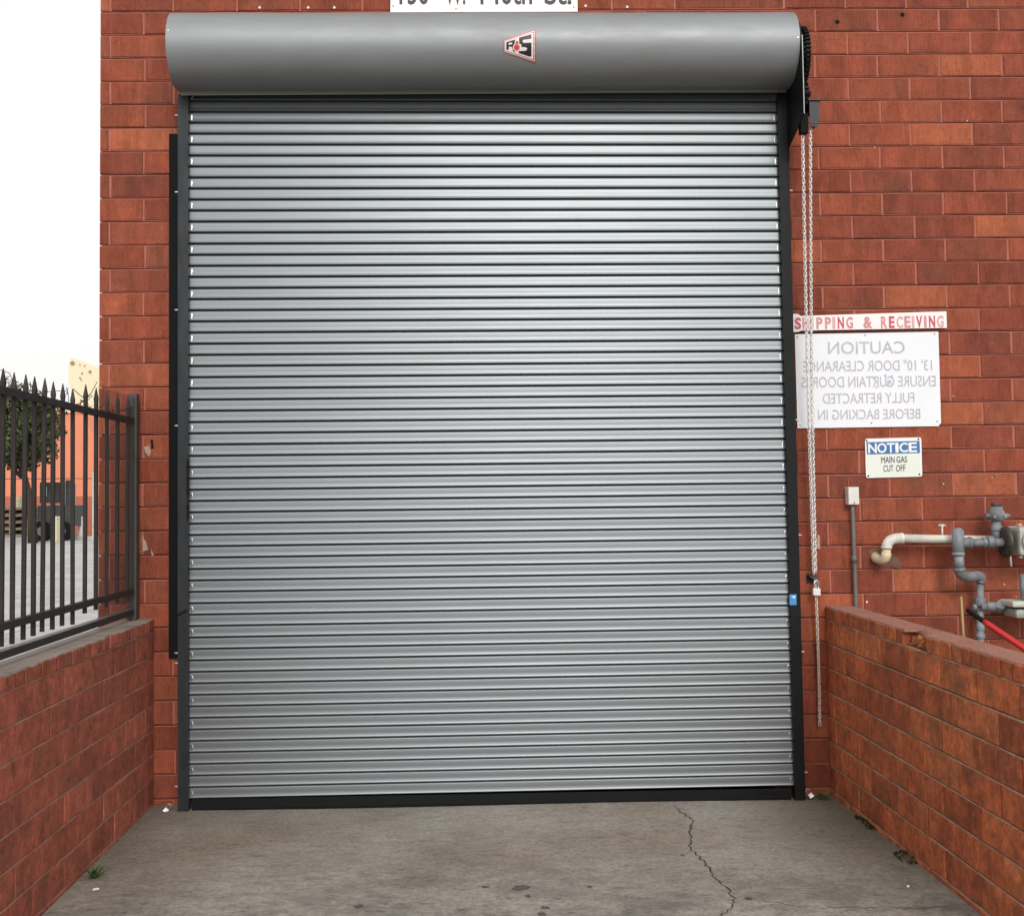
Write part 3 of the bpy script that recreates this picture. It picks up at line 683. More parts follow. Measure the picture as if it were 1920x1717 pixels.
mb = MB(); chain(mb, [rel(p) for p in bow((kx.x+.006, -.060, kx.z-.015), e, (.004, .0))], tw0=.6, twist=.06); mb.build('chain_tail', M_CONDUIT if False else metal_mat('dull_zinc', (.72,.67,.61), .42, .4, .3, .2), hc)
kp = thing('chain_keeper', 'small dark steel chain keeper bracket bolted to the brick beside the guide', 'bracket', (kx.x, 0, kx.z))
MB().box((-.030, -.006, -.035), (.030, 0, .02), .002).build('back_plate', M_IRON, kp)
MB().prism([(-.028, .012), (.030, .012), (.020, -.006), (.004, -.022), (-.010, -.004)], 1, -.050, -.0065).build('hook', M_IRONPOST, kp)
def padlock(name, label, loc, rot, s=1.0, mat=M_ZINC, bodymat=None):
    t = thing(name, label, 'padlock', loc, 'padlocks on the door'); t.rotation_euler = rot; t.scale = (s, s, s)
    MB().box((-.022, -.011, -.040), (.022, .011, 0), .004).build('lock_body', bodymat or mat, t)
    P = [(-.014, 0, -.004), (-.014, 0, .030)] + [(-.014*cos(pi*k/8), 0, .030+.014*sin(pi*k/8)) for k in range(1, 8)] + [(.014, 0, .030), (.014, 0, -.004)]
    MB().tube(P, .0042, 8).build('shackle', mat, t)
    MB().box((-.0225, -.0115, -.038), (.0225, .0115, -.030), .001).build('lock_band', M_GALV, t)
    return t
pl = at(1530.5, 1109, -.075)
padlock('padlock', 'silver padlock locking the hand chain beside the right guide', (pl.x+.001, -.075, pl.z+.018), (0, R(3), R(8)), 1.0, M_ZINC, metal_mat('silver_lock_body', (.84,.84,.84), .3, .3))
for u, v, rt, lab in ((314, 1519, 38, 'small shiny padlock at the foot of the left door guide'), (1518, 1491, -32, 'small shiny padlock at the foot of the right door guide')):
    p = at(u, v, -.12); padlock('padlock', lab, (p.x, -.12, p.z+.012), (R(-20), R(rt), 0), .62, metal_mat('worn_steel', (.36,.36,.37), .38, .7, .3, .3))

# ================================================================= SIGNS
def plate(name, label, pts, y, th, mat, cat='sign'):
    c = at(*pts[0], y); t = thing(name, label, cat, (c.x, y, c.z))
    P = [at(u, v, y) for u, v in pts]; MB().prism([(p.x-c.x, p.z-c.z) for p in P], 1, 0, -th).build('board', mat, t); return t, c
def lett(t, c, body, u0, u1, v0, v1, y, mat, **k):
    a, b_ = at(u0, v1, y), at(u1, v0, y)
    me = text_me(body, a.x-c.x, b_.x-c.x, a.z-c.z, b_.z-c.z, 0, **k)
    for v in me.vertices: v.co.y += y-c.y
    return link('lettering', me, mat, t)
def screw(t, c, u, v, y, r_=.005, mat=M_CONDUIT):
    p = at(u, v, y); V, F = disc((p.x-c.x, y-c.y, p.z-c.z), r_, 8, .002); link('screw', mesh('screw', V, F), mat, t)
# address
t, c = plate('address_sign', 'white street address sign mounted above the door hood', [(732,24),(1083,23),(1082,-46),(733,-46)], -.004, .004, M_ADDR)
y = -.0085
for w, u0, u1 in (('130', 749, 804), ('W.', 834, 872), ('140th', 901, 997), ('St.', 1021, 1071)): lett(t, c, w, u0, u1, -36, 9.5, y, M_DARKINK, bold=.012)
for u, v in ((737,12),(855,17),(1076,14)): screw(t, c, u, v, y, .004)
# shipping & receiving
t, c = plate('shipping_sign', 'narrow white sign with faded red block letters above the caution board', [(1482,590),(1490,588.5),(1496,589),(1501,592.5),(1774,584),(1775,615),(1502,620),(1497,622.5),(1483,623)], -.016, .004, M_SIGNP)
word = 'SHIPPING & RECEIVING'; us = [(1490,1502),(1505,1516),(1520,1525),(1531,1542),(1547,1558),(1561,1566),(1571,1582),(1587,1599),None,(1619,1635),None,(1652,1663),(1667,1677),(1681,1693),(1696,1707),(1710,1714),(1718,1729),(1733,1737),(1742,1753),(1757,1769)]
tone = [0,1,2,1,1,2,0,1,0,1,0,1,0,2,1,2,0,1,0,2]
for ch, uu, tn in zip(word, us, tone):
    if uu:
        k = (uu[0]-1490)/280; lett(t, c, ch, uu[0], uu[1], 595.5-4.2*k, 617.5-3.6*k, -.0205, M_REDS[tn], bold=.035)
# caution board, lettering reads backwards
t, c = plate('caution_board', 'large white board with faded mirror-written caution lettering beside the chain', [(1490,627),(1759,622),(1764,793),(1760.5,796.5),(1760,799),(1495,803)], -.006, .004, M_SIGNW)
y = -.0105
for body, u0, u1, v0, v1 in (("CAUTION", 1553, 1696, 639.5, 664), ("13' 10\" DOOR CLEARANCE", 1506, 1747, 674, 697), ("ENSURE CURTAIN DOOR IS", 1503, 1754, 704, 727), ("FULLY RETRACTED", 1543, 1714, 735.5, 757), ("BEFORE BACKING IN", 1534, 1725, 766, 787)):
    lett(t, c, body, u0, u1, v0, v1, y, M_INK, mirror=True, bold=.004)
for u, v in ((1495,632),(1622,628.5),(1752,626.5),(1500,797),(1634,793),(1757,790)): screw(t, c, u, v, y, .004)
q = at(1667, 718, y)
for k, (du, dv, rr) in enumerate(((0,0,.012),(5,-10,.008),(-7,-12,.007),(-3,6,.006),(6,4,.006),(-28,-8,.008),(-24,10,.005))):
    p = at(1667+du, 716+dv, y); V, F = disc((p.x-c.x, y-c.y, p.z-c.z), rr, 9, .0006+.0001*k, seed=k, rag=.5); link('smudge', mesh('smudge', V, F), M_INK, t)
# notice
def rrect(u0, u1, v0, v1, r_, tilt=0):
    P = []
    for (cu, cv, a0) in ((u1-r_, v0+r_, -90), (u1-r_, v1-r_, 0), (u0+r_, v1-r_, 90), (u0+r_, v0+r_, 180)):
        for k in range(5): a = R(a0+22.5*k); P.append((cu+cos(a)*r_, cv+sin(a)*r_ ))
    return [(u+ (v-v0)*.028, v - (u-u0)*.026) for u, v in P]
t, c = plate('notice_sign', 'small blue and white notice sign about the main gas cut off', rrect(1621.5, 1727, 822.5, 896, 4), -.004, .003, M_WHITE)
y = -.0075
def npoly(P, yy, th, name, mat):
    W_ = [at(u, v, yy) for u, v in P]; return MB().prism([(p.x-c.x, p.z-c.z) for p in W_], 1, yy-c.y, yy-c.y-th).build(name, mat, t)
sh = lambda u, v: (u+(v-822)*.028, v-(u-1621)*.026)
npoly([sh(*q) for q in ((1624.5,852.5),(1724,852.5),(1724,893),(1624.5,893))], y+.0002, .0006, 'face_panel', M_SIGNN)
npoly([sh(*q) for q in ((1624.5,829),(1724,829),(1724,852),(1624.5,852))], y+.0002, .0008, 'blue_panel', M_BLUE)
def lett_sh(body, u0, u1, v0, v1, mat, **k):
    um = (u0+u1)/2; d = -(um-1621)*.026; o = lett(t, c, body, u0, u1, v0+d, v1+d, y-.001, mat, **k)
    for v in o.data.vertices:
        v.co.z += (v.co.x - (at(um, v0, y).x-c.x))*.026
for ch, a, b_ in (('N',1628,1643.5),('O',1645,1662),('T',1663,1677),('I',1679,1684.5),('C',1686.5,1702),('E',1704,1719)): lett_sh(ch, a, b_, 831.5, 850, M_WHITE, bold=.022)
lett_sh('MAIN', 1652.5, 1677, 857, 869, M_DARKINK, bold=0); lett_sh('GAS', 1681, 1700.5, 857, 869, M_DARKINK, bold=.004)
lett_sh('CUT', 1656.5, 1675, 873, 885.5, M_DARKINK, bold=0); lett_sh('OFF', 1680, 1697.5, 873, 885.5, M_DARKINK, bold=0)
for u, v in ((1625,826),(1722,823),(1628,892),(1724,889)): screw(t, c, u, v, y, .0055, M_IRON)

# ================================================================= CONDUIT BOX
a, b_ = at(1590, 913, -.06), at(1611.5, 946, -.06)
cb_ = thing('conduit_box', 'small white junction box with grey conduit below the notice sign', 'junction box', ((a.x+b_.x)/2, 0, b_.z))
w = (b_.x-a.x)/2; h = a.z-b_.z
MB().box((-w, -.06, 0), (w, -.001, h), .004).build('box', M_WBOX, cb_)
MB().box((-w+.002, -.0635, .002), (w-.002, -.0605, h-.002), .002).build('cover', M_WBOX, cb_)
MB().tube([(.002, -.0645, .012), (.002, -.0665, .012)], .004, 7).build('screw', M_IRON, cb_)
e = at(1605, 1138, -.03)
MB().tube([(0, -.032, .002), (0, -.032, -.04), (e.x-cb_.location.x, -.032, e.z-b_.z), (e.x-cb_.location.x, -.032, -b_.z+GZ)], .0125, 10).build('conduit', M_CONDUIT, cb_)
z = at(1603, 1048, -.03).z-b_.z
MB().tube([(0.001, -.032, z-.02), (0.001, -.032, z+.02)], .016, 10).build('coupling', M_CONDUIT, cb_)
MB().tube([(-.012, -.012, h), (-.013, -.006, h+.055)], .0022, 5).build('wire', M_MORTAR, cb_)

# ================================================================= GAS PIPES AND METER (behind the right low wall)
GY = -.11
g0 = at(1805, 1010, GY)
gas = thing('gas_meter_set', 'cream and grey gas pipes with regulator and meter on the brick wall', 'gas meter', (g0.x, 0, GZ))
def G(u, v, y=GY): p = at(u, v, y); return Vector((p.x-g0.x, y, p.z-GZ))
def arc(a, b_, c, n=6):
    a, b_, c = Vector(a), Vector(b_), Vector(c); return [a*(1-t)**2 + b_*2*t*(1-t) + c*t*t for t in [k/n for k in range(n+1)]]
def pipe(pts, r_, name, mat, n=14): return MB().tube(pts, r_, n).build(name, mat, gas)
def collar(p, d, r_, ln, mat=M_PIPEG, name='fitting', n=12):
    p = Vector(p); d = Vector(d).normalized(); return MB().tube([p-d*ln/2, p-d*ln*.42, p+d*ln*.42, p+d*ln/2], [r_*.94, r_, r_, r_*.94], n).build(name, mat, gas)
RW_ = .0245
e1, e2 = G(1664, 1010), G(1690, 1009)
pipe([e2, G(1790, 1011), G(1870, 1012), G(1935, 1014)], RW_, 'white_pipe', M_PIPEW)
pipe(arc(G(1688, 1009), G(1663, 1008), G(1662, 1028)), RW_*1.22, 'elbow', M_PIPEW); collar(G(1690, 1009), (1,0,0), RW_*1.3, .02, M_PIPEW); collar(G(1662, 1026), (0,0,1), RW_*1.3, .016, M_PIPEW)
pipe([G(1662, 1030), G(1662, 1040)], RW_*1.02, 'nipple', M_PIPEY)
pipe(arc(G(1662, 1036), G(1661, 1056), G(1643, 1046, -.03), 7) + [G(1640, 1042, .01)], RW_*1.15, 'elbow', M_PIPEY)
tp = G(1767, 1005); pipe([tp, tp+Vector((0,0,.052))], .006, 'petcock', M_PIPEW, 8); pipe([tp+Vector((-.022,0,.058)), tp+Vector((-.008,0,.066)), tp+Vector((0,0,.062)), tp+Vector((.008,0,.066)), tp+Vector((.022,0,.058))], .0045, 'petcock_handle', M_PIPEW, 7); collar(tp+Vector((0,0,.056)), (0,0,1), .009, .012, M_PIPEW)
FY = -.20                                                          # grey run stands in front of the white one
def GF(u, v): return G(u, v, FY)
pipe([GF(1796, 993), GF(1797, 1040)], .0330, 'tee', M_PIPEG); collar(GF(1796, 995), (0,0,1), .0235, .03); pipe([GF(1800, 1017), GF(1822, 1017)], .0300, 'tee_branch', M_PIPEG)
collar(GF(1797, 1038), (0,0,1), .0360, .018); collar(GF(1818, 1017), (1,0,0), .0325, .016)
pipe([GF(1798, 1040), GF(1799, 1068)], .0270, 'nipple', M_PIPEG)
pipe([GF(1820, 1018), GF(1845, 1017)], .0235, 'nipple', M_PIPEG); collar(GF(1846, 1017), (1,0,0), .030, .024, n=6, name='hex_union'); collar(GF(1856, 1016), (1,0,0), .036, .034, n=8, name='hex_union'); pipe([GF(1860, 1017), GF(1880, 1017)], .025, 'nipple', M_PIPEG)
pipe(arc(GF(1799, 1064), GF(1800, 1086), G(1826, 1080, -.15), 8) + arc(G(1826, 1080, -.15), G(1843, 1076, -.10), G(1837, 1092, -.10), 6)[1:], .0300, 'elbow', M_PIPEG); collar(GF(1799, 1068), (0,0,1), .034, .016)
pipe([G(1838, 1090, -.10), G(1838, 1200, -.10), G(1838, 1260, -.10)], .0200, 'riser', M_PIPEG); collar(G(1838, 1128, -.10), (0,0,1), .033, .05, name='valve_body'); collar(G(1838, 1176, -.10), (0,0,1), .025, .035, n=6, name='hex_union'); collar(G(1838, 1192, -.10), (0,0,1), .026, .025)
pipe([G(1838, 1137, -.12), G(1880, 1138, -.12)], .0230, 'valve_branch', M_PIPEG); collar(G(1857, 1137, -.12), (1,0,0), .030, .05, n=6, name='hex_union'); collar(G(1873, 1138, -.12), (1,0,0), .030, .03, n=6, name='hex_union'); collar(G(1827, 1138, -.12), (1,0,0), .020, .02, n=6, name='plug')
# regulator on top
pipe([G(1868, 1016, -.14), G(1868, 975, -.14)], .025, 'riser', M_PIPEG); collar(G(1868, 990, -.14), (0,0,1), .034, .03, n=6, name='hex_union')
rg = G(1868, 968, -.14)
MB().tube([rg+Vector((0,0,-.022)), rg+Vector((0,0,-.02)), rg+Vector((0,0,.024)), rg+Vector((0,0,.034)), rg+Vector((0,0,.036)), rg+Vector((0,0,.056))], [.034,.044,.046,.040,.038,.037], 14).build('regulator', M_PIPEG, gas)
collar(rg+Vector((0,0,.066)), (0,0,1), .026, .022, M_DARKDISC, 'regulator_cap'); pipe([rg+Vector((-.064,-.005,.004)), rg+Vector((.064,-.005,.004))], .014, 'regulator_lug', M_PIPEG, 8); pipe([rg+Vector((.06,-.005,.006)), rg+Vector((.078,-.005,.006))], .006, 'bleed_screw', M_PIPEG, 6)
for s in (-1, 1): collar(rg+Vector((.03*s,-.042,.0)), (0,1,0), .010, .012, M_PIPEG, 'bolt', 6)
# dark diaphragm cap and meter body running out of the picture
dc = G(1886, 1016, -.20)
MB().tube([dc+Vector((-.016,0,0)), dc+Vector((-.012,0,0)), dc+Vector((.006,0,0)), dc+Vector((.014,0,0))], [.050,.085,.088,.070], 24).build('diaphragm_cap', M_DARKDISC, gas)
for k in range(8):
    a_ = 2*pi*k/8+.2; collar(dc+Vector((-.010, cos(a_)*.07, sin(a_)*.07)), (1,0,0), .008, .014, M_DARKDISC, 'bolt', 6)
mbm = MB(); mc = G(1915, 1015, -.19)
mbm.box(mc+Vector((-.052,-.09,-.075)), mc+Vector((.16,.10,.085)), .02); mbm.build('meter_body', M_METER, gas)
MB().tube([mc+Vector((.02,-.098,.005)), mc+Vector((.02,-.112,.005))], .062, 24).build('meter_dial_ring', M_PIPEW, gas)
MB().tube([mc+Vector((.02,-.1125,.005)), mc+Vector((.02,-.116,.005))], .050, 24).build('meter_dial', M_METER, gas)
for dz in (-.09, .088): MB().tube([mc+Vector((-.03,-.05,dz)), mc+Vector((-.03,-.05,dz+.012))], .012, 8).build('bolt', M_METER, gas)
pipe([G(1893, 1026, -.2), G(1896, 1062, -.2)], .006, 'drain_pin', M_METER, 6)
lo = G(1915, 1140, -.2)
lp = MB(); lp.box(lo+Vector((-.085,-.08,.012)), lo+Vector((.2,.10,.045)), .012); lp.build('lower_meter_rim', M_METER, gas)
MB().box(lo+Vector((-.065,-.075,-.05)), lo+Vector((.2,.095,.0)), .02).build('lower_meter_case', M_METERG, gas)
MB().tube([lo+Vector((.02,0,.05)), lo+Vector((.02,0,.19))], .022, 12).build('meter_inlet', M_PIPEG, gas)
pipe([G(1880, 1139, -.12), lo+Vector((-.09,.05,.02))], .028, 'swivel', M_PIPEG)

# stake and red handled bar behind the low wall
a, b_ = at(1809, 1118, -.30), at(1815, 1200, -.30)
stk = MB().prism([(-.008, 0), (.008, 0), (.006, b_.z*0+a.z-GZ), (-.005, a.z-GZ)], 1, -.006, .006).build('wooden_stake', M_WOOD, None, ((a.x+b_.x)/2+.003, -.30, GZ), (0, R(-1.5), 0))
tag(stk, 'thin weathered yellow wooden stake standing in front of the gas pipes', 'stake')
a = at(1812, 1142, -.42); c = at(1845, 1165, -.52); e = at(1930, 1222, -.77)
d = (e-c).normalized(); foot = e + d*1.3
pb = thing('pry_bar', 'long bar with red grip and black tip leaning behind the right low wall', 'bar', tuple(foot))
MB().tube([a-foot, (a+(c-a)*.12)-foot, c-foot], [.006,.012,.0145], 10).build('black_tip', M_RUBBER, pb)
MB().tube([c-foot, c+d*.03-foot, e-foot, e+d*.9-foot], [.0150,.0165,.0165,.016], 12).build('red_grip', M_RED, pb)

# ================================================================= IRON FENCE ON THE LEFT LOW WALL
FX = -2.03
fen = thing('iron_fence', 'dark rusty iron picket fence with spear tips on the left low wall', 'fence', (FX, 0, 1.04))
fz = lambda z: z-1.04
pk = [-.16-.0, -.345, -.525, -.70, -.872, -1.047, -1.189, -1.317, -1.444, -1.556, -1.671, -1.787, -1.902]
while pk[-1] > -4.3: pk.append(pk[-1]-.116)
hh = .0085
pmb = MB()
zt_, zb_ = fz(2.262), fz(1.122)
pmb.add([(x*hh, y*hh, z) for z in (zb_, zt_-.075) for x, y in ((-1,-1),(1,-1),(1,1),(-1,1))] + [(x*hh*1.2, y*hh*1.05, zt_-.058) for x, y in ((-1,-1),(1,-1),(1,1),(-1,1))] + [(x*.0015, y*.0015, zt_) for x, y in ((-1,-1),(1,-1),(1,1),(-1,1))],
  [(3,2,1,0)] + [(4*r_+k, 4*r_+(k+1)%4, 4*r_+4+(k+1)%4, 4*r_+4+k) for r_ in range(3) for k in range(4)] + [(12,13,14,15)])
pme = pmb.me('picket'); pme.materials.append(M_IRON)
for y in pk:
    lean = .01 if -1.9 < y < -.8 else 0
    link('picket', pme, None, fen, (rnd.uniform(-.002,.002), y, rnd.uniform(-.006, .010) + (.03 if y > -1.0 else 0)*1), (rnd.uniform(-.008,.008), rnd.uniform(-.004,.004), rnd.uniform(-.1,.1)))
MB().box((-.022, -.092, fz(1.045)), (.034, -.034, fz(2.322)), .003).build('post', M_IRONPOST, fen)
for k, (z, h_) in enumerate(((2.165, .0165), (1.203, .0165))):
    MB().box((-.0095, -4.38, fz(z)-h_), (.0195, -.0955, fz(z)+h_), .002).build('rail', M_IRON, fen)
MB().box((-.022, -4.38, fz(1.072)), (.022, -.0955, fz(1.104)), .002).build('bottom_channel', M_IRON, fen)
MB().box((-.016, -4.375, fz(1.1045)), (.0225, -.0957, fz(1.1065))).build('channel_edge', M_CONDUIT, fen)
for y in (-2.9,): MB().box((-.02, y-.02, fz(1.041)), (.02, y+.02, fz(1.0715))).build('foot_block', M_IRON, fen)
# fine mesh screen over the end of the fence, beside the building
ms = MB(); y0, y1, z0, z1 = -.735, -.096, fz(1.107), fz(2.300); wr = .0004
for k in range(int((y1-y0)/.011)+1): y = y0+k*.011; ms.box((.0212, y-wr, z0), (.0219, y+wr, z1))
for k in range(int((z1-z0)/.006)+1): z = z0+k*.006; ms.box((.0220, y0, z-wr), (.0227, y1, z+wr))
ms.build('mesh_screen', metal_mat('rusty_mesh', (.075,.045,.036), .7, 0, .3, .2), fen)['kind'] = 'stuff'
# barbed wire
bw = MB(); q = random.Random(4); P = []
for k in range(46):
    t = k/45; P.append(Vector((FX-.02+.06*sin(k*.9), -.12-2.2*t, 2.205+.030*sin(k*.55)+.02*sin(k*1.7))))
bw.tube(P, .0016, 5)
for k in range(2, 44, 3):
    for s in (-1, 1): d = Vector((q.uniform(-1,1), q.uniform(-1,1), s)).normalized()*.02; bw.tube([P[k]-d, P[k]+d], .0016, 4)
w1 = [Vector(atx(u, v, FX)) for u, v in ((182,716),(172,735),(160,749),(146,758))]; bw.tube(w1, .002, 5)
w2 = [Vector(atx(u, v, FX)) for u, v in ((138,730),(150,741),(157,746))]; bw.tube(w2, .002, 5)
tag(bw.build('barbed_wire', M_IRON), 'strand of loose barbed wire tangled along the fence spear tips', 'wire')

# ================================================================= WEEDS AND LITTER
def weed(name, label, c, n, hgt, spread, mat, seed, cat='weed'):
    q = random.Random(seed); mb = MB()
    for k in range(n):
        a = q.uniform(0, 2*pi); L = hgt*q.uniform(.5, 1.1); s = spread*q.uniform(.3, 1); b0 = Vector((q.uniform(-1,1)*spread*.25, q.uniform(-1,1)*spread*.25, 0)); w = q.uniform(.002, .005)
        P = [b0 + Vector((cos(a)*s*t, sin(a)*s*t, L*(t*1.4-.55*t*t))) for t in (0, .35, .7, 1)]; sd2 = Vector((-sin(a), cos(a), 0))
        V = []
        for p, ww in zip(P, (w*.6, w, w*.8, w*.1)): V += [p-sd2*ww, p+sd2*ww+Vector((0,0,ww*.4))]
        mb.add(V, [(0,1,3,2),(2,3,5,4),(4,5,7,6)])
    return tag(mb.build(name, mat, None, (c[0], c[1], GZ+.002)), label, cat)
p = atz(166, 1646); weed('weed', 'small green weed tuft at the foot of the left low wall', (max(p.x, -1.915)+.02, p.y), 46, .055, .065, M_LEAFW, 1)
p = atz(1552, 1500); weed('weed', 'tiny pale green weed in the corner beside the right guide', (1.865, -.13), 34, .05, .06, M_LEAFW, 2)
def moss(c, rx, ry, h_, seed, label):
    q = random.Random(seed); mb = MB()
    for k in range(90):
        a = q.uniform(0, 2*pi); rr = sqrt(q.random()); x, y = cos(a)*rr*rx, sin(a)*rr*ry; s = q.uniform(.004, .011); z = h_*(1-rr)*q.uniform(.3, 1)
        d = Vector((q.uniform(-1,1), q.uniform(-1,1), q.uniform(0,1))).normalized(); e_ = d.orthogonal().normalized(); f_ = d.cross(e_)
        c0 = Vector((x, y, z+.003)); mb.add([c0+e_*s, c0+f_*s*.7, c0-e_*s, c0-f_*s*.7], [(0,1,2,3)])
    return tag(mb.build('moss', M_MOSS, None, (c[0], c[1], GZ+.002)), label, 'moss')
moss((1.915, -1.215), .045, .10, .045, 3, 'dark green moss clump along the foot of the right low wall')
moss((1.925, -.62), .02, .14, .02, 4, 'thin line of moss near the far end of the right low wall')
p = atz(179, 1668)
def shard(name, label, c, s, seed, mat):
    q = random.Random(seed); bm = bmesh.new(); bmesh.ops.create_icosphere(bm, subdivisions=2, radius=1)
    for v in bm.verts: v.co = Vector((v.co.x*s[0], v.co.y*s[1], v.co.z*s[2]))*q.uniform(.8, 1.15)
    me = bpy.data.meshes.new(name); bm.to_mesh(me); bm.free(); return tag(link(name, me, mat, None, (c[0], c[1], GZ+s[2]*.8), (0, 0, q.uniform(0, 3))), label, 'litter')
shard('litter', 'scrap of white litter lying beside the left weed tuft', p, (.016,.007,.005), 1, M_PAINTDRIP)
shard('pebble', 'single white pebble on the concrete near the right low wall', atz(1703, 1663), (.008,.007,.006), 2, M_WHITE)
shard('litter', 'small grey scrap on the floor in front of the right guide', atz(1541, 1557), (.012,.008,.005), 3, M_CONDUIT)

# ================================================================= BACKGROUND YARD
def bgpoly(pts, y, depth, name, mat, parent, org):
    P = [at(u, v, y) for u, v in pts]; return MB().prism([(p.x-org.x, p.z-org.z) for p in P], 1, y-org.y, y+depth-org.y).build(name, mat, parent)
BY = 60.0
org = at(60, 1012, BY); org.z = GZ
wh = thing('orange_warehouse', 'low orange warehouse wall seen through the fence pickets', 'building', tuple(org))
gl = lambda u: (u, 1011)
bgpoly([(-420,772),(152,775),(170,806),(196,850),(240,905),(240,1014),(-420,1014)], BY, 5, 'wall', M_ORANGE, wh, org)
bgpoly([(-420,931),(240,930),(240,1014),(-420,1014)], BY-.06, .055, 'plinth', M_PLINTH, wh, org)
bgpoly([(-420,769),(153,772),(153,776),(-420,773)], BY-.05, .3, 'coping', M_ORANGE, wh, org)
CYY = 74.0; org2 = at(150, 1000, CYY); org2.z = GZ
cw = thing('cream_building', 'tall cream gabled wall with a round vent behind the orange warehouse', 'building', tuple(org2))
bgpoly([(127.5,683),(131,673),(136,670.5),(150,676),(166,687),(182,702),(300,760),(300,1002),(139,1002),(139,778),(134,745),(128.5,710)], CYY, 6, 'wall', M_CREAM, cw, org2)
def bdisc(u, v, r_, name, mat, par, org_, y): 
    p = at(u, v, y); V, F = disc((p.x-org_.x, y-org_.y, p.z-org_.z), r_, 14, .05); link(name, mesh(name, V, F), mat, par)
bdisc(136, 681, .15, 'round_vent', M_TIMBER, cw, org2, CYY-.01)
for u, v, s in ((169,697,.10),(150,684,.045),(154,700,.06),(150,708,.055),(152,712,.05),(159,686,.05)): bdisc(u, v, s, 'bolt_plate', M_TIMBER, cw, org2, CYY-.01)
# parked dark machine with panel and wheels
PY = 50.0; k24 = FPX/(PY+6.7)
o3 = at(98, 1000, PY); o3.z = GZ
mc_ = thing('parked_machine', 'dark parked site machine with a pale blue panel behind the fence', 'machine', tuple(o3))
def B(u0, u1, v0, v1, y, d, name, mat, bev=.03):
    a_, b2 = at(u0, v1, y), at(u1, v0, y); return MB().box((a_.x-o3.x, y-o3.y, a_.z-o3.z), (b2.x-o3.x, y+d-o3.y, b2.z-o3.z), bev).build(name, mat, mc_)
B(70, 132, 947, 987, PY, 2.4, 'chassis', M_DKPAINT); B(74, 112, 904, 943, PY+.1, 2.0, 'cab', M_DKPAINT); B(112.5, 122, 905, 950, PY+.05, 1.6, 'side_panel', M_BLUEGREY); B(78, 88, 912, 930, PY+.06, .03, 'cab_window', M_BLUEGREY, .005); B(122.5, 131, 900, 955, PY+.15, .5, 'mast', M_DKPAINT)
for u in (80, 118):
    p = at(u, 984, PY); rr = p.z-GZ if p.z-GZ > .2 else .45; rr = min(rr, .48)
    MB().tube([(p.x-o3.x, -.2, rr), (p.x-o3.x, .2, rr)], rr, 20).build('wheel', M_RUBBER, mc_)
    MB().tube([(p.x-o3.x, -.22, rr), (p.x-o3.x, -.205, rr)], rr*.45, 14).build('wheel_hub', M_CONDUIT, mc_)
def crate(name, label, cat, u0, u1, v0, v1, y, d, mat, slats=0):
    a_, b2 = at(u0, v1, y), at(u1, v0, y); w_, h_ = b2.x-a_.x, b2.z-a_.z
    base = GZ if a_.z < .9 else a_.z
    t_ = thing(name, label, cat, (a_.x+w_/2, y, GZ)); z0, z1 = max(0, a_.z-GZ) if a_.z > .9 else 0, b2.z-GZ
    if slats:
        n = slats; dz = (z1)/n
        for k in range(n):
            MB().box((-w_/2, 0, k*dz+dz*.55), (w_/2, d, k*dz+dz*.92), .008).build('deck', mat, t_)
            for s in (-.46, 0, .40): MB().box((w_*s, .01, k*dz+.002), (w_*(s+.06), d-.01, k*dz+dz*.545)).build('block', mat, t_)
    else:
        MB().box((-w_/2, 0, 0), (w_/2, d, z1*.9), .02).build('body', mat, t_); MB().box((-w_/2-.015, -.015, z1*.9+.002), (w_/2+.015, d+.015, z1), .012).build('lid', mat, t_)
    return t_
crate('pallet_stack', 'low stack of grey timber pallets behind the fence at far left', 'pallets', -22, 56, 950, 1004, 51.5, 2.2, M_TIMBER, 5)
crate('storage_bin', 'yellowish white plastic bin beside the pallets in the far yard', 'bin', 22, 35, 931, 1000, 53.8, 1.0, M_YWHITE)
crate('storage_bin', 'white bin standing right of the parked machine in the far yard', 'bin', 146, 153.5, 968, 1003, 51.6, .8, M_WBOX)
crate('storage_bin', 'small cream bin in front of the parked machine', 'bin', 97, 106, 968, 1004, 48.6, .6, M_YWHITE)
a_, b2 = at(172.5, 1003, 50.5), at(177, 884, 50.5)
ps = thing('yard_post', 'pale concrete post beside the brick corner in the far yard', 'post', (a_.x, 50.5, GZ)); MB().box((0, 0, 0), (b2.x-a_.x, .09, b2.z-GZ), .008).build('shaft', M_METER, ps); MB().tube([(.03, .04, b2.z-GZ), (.03, .04, b2.z-GZ+.03), (.42, .04, b2.z-GZ+.36)], .012, 6).build('wire_arm', M_CONDUIT, ps)
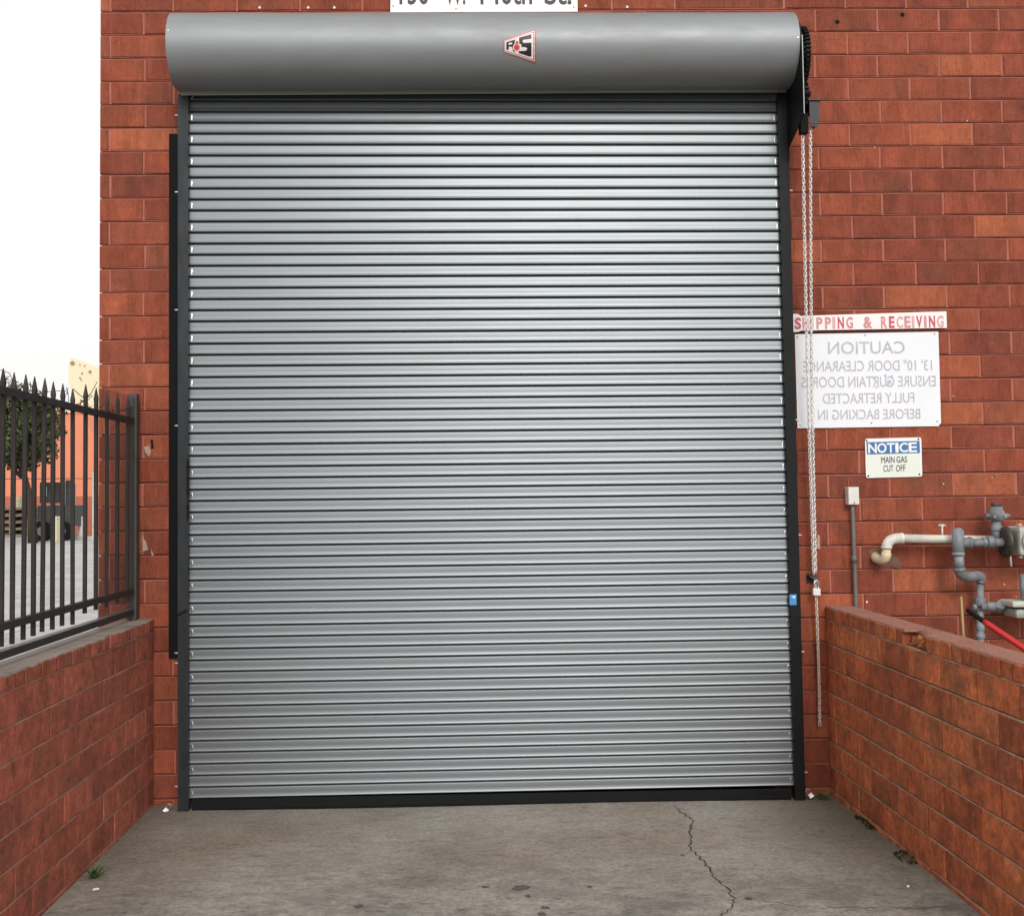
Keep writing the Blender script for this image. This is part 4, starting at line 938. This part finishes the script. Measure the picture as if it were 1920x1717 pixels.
for z, u in ((898, 0), (880, 0)):
    pa, pb_ = at(-60, z, 50.6), at(175, z-1, 50.6)
    if z == 898: tag(MB().tube([(pa-pa), (pb_-pa)], .022, 6).build('fence_wire', M_CONDUIT, None, tuple(pa)), 'thin dark horizontal wire strung across the orange wall', 'wire')
kb = MB().box((-34, 51.2, GZ-.05), (-15, 51.5, .16), .02).build('kerb', M_YARD); struct(kb)
# tree
TY = 47.0; tb = at(62, 1009, TY); tb.z = GZ
tr = thing('tree', 'dark green leafy tree standing behind the fence at the left', 'tree', tuple(tb))
cc = at(18, 806, TY)-tb
tk = MB(); tk.tube([(0,0,-.05), (-.05,0,1.0), (-.2,.02,2.2), (-.5,0,3.4), (cc.x*.8,0,cc.z-.3)], [.24,.19,.16,.13,.07], 9)
q = random.Random(8)
for k in range(10):
    a_ = 2*pi*k/10; tk.tube([(-.5+q.uniform(-.2,.2),0,3.3+q.uniform(-.4,.5)), (cc.x+cos(a_)*1.1, sin(a_)*1.1, cc.z+q.uniform(-.8,.5)), (cc.x+cos(a_)*2.0, sin(a_)*2.0, cc.z+q.uniform(-.6,1.1))], [.08,.045,.015], 6)
tk.build('trunk', M_BARK, tr)
V = []; F = []
cl = []
for k in range(120):
    while True:
        x, y, z = (q.uniform(-1,1) for _ in range(3))
        if x*x+y*y+z*z < 1: break
    cl.append((cc.x+x*2.2, y*2.2, cc.z+z*1.75, q.uniform(.35, .75)))
for (x, y, z, s) in cl:
    for k in range(130):
        d = Vector((q.gauss(0,1), q.gauss(0,1), q.gauss(0,1))).normalized()*s*(q.random()**.4); c0 = Vector((x,y,z))+d
        n_ = Vector((q.gauss(0,1), q.gauss(0,1), q.gauss(0,1)+.6)).normalized(); e_ = n_.orthogonal().normalized(); e_.rotate(Matrix.Rotation(q.uniform(0,6.28), 3, n_)); f_ = n_.cross(e_); w_ = q.uniform(.055,.11)
        o_ = len(V); V += [c0-e_*w_*1.5, c0+f_*w_*.7, c0+e_*w_*1.5, c0-f_*w_*.7]; F.append((o_,o_+1,o_+2,o_+3))
link('crown', mesh('crown', V, F), M_LEAF, tr)
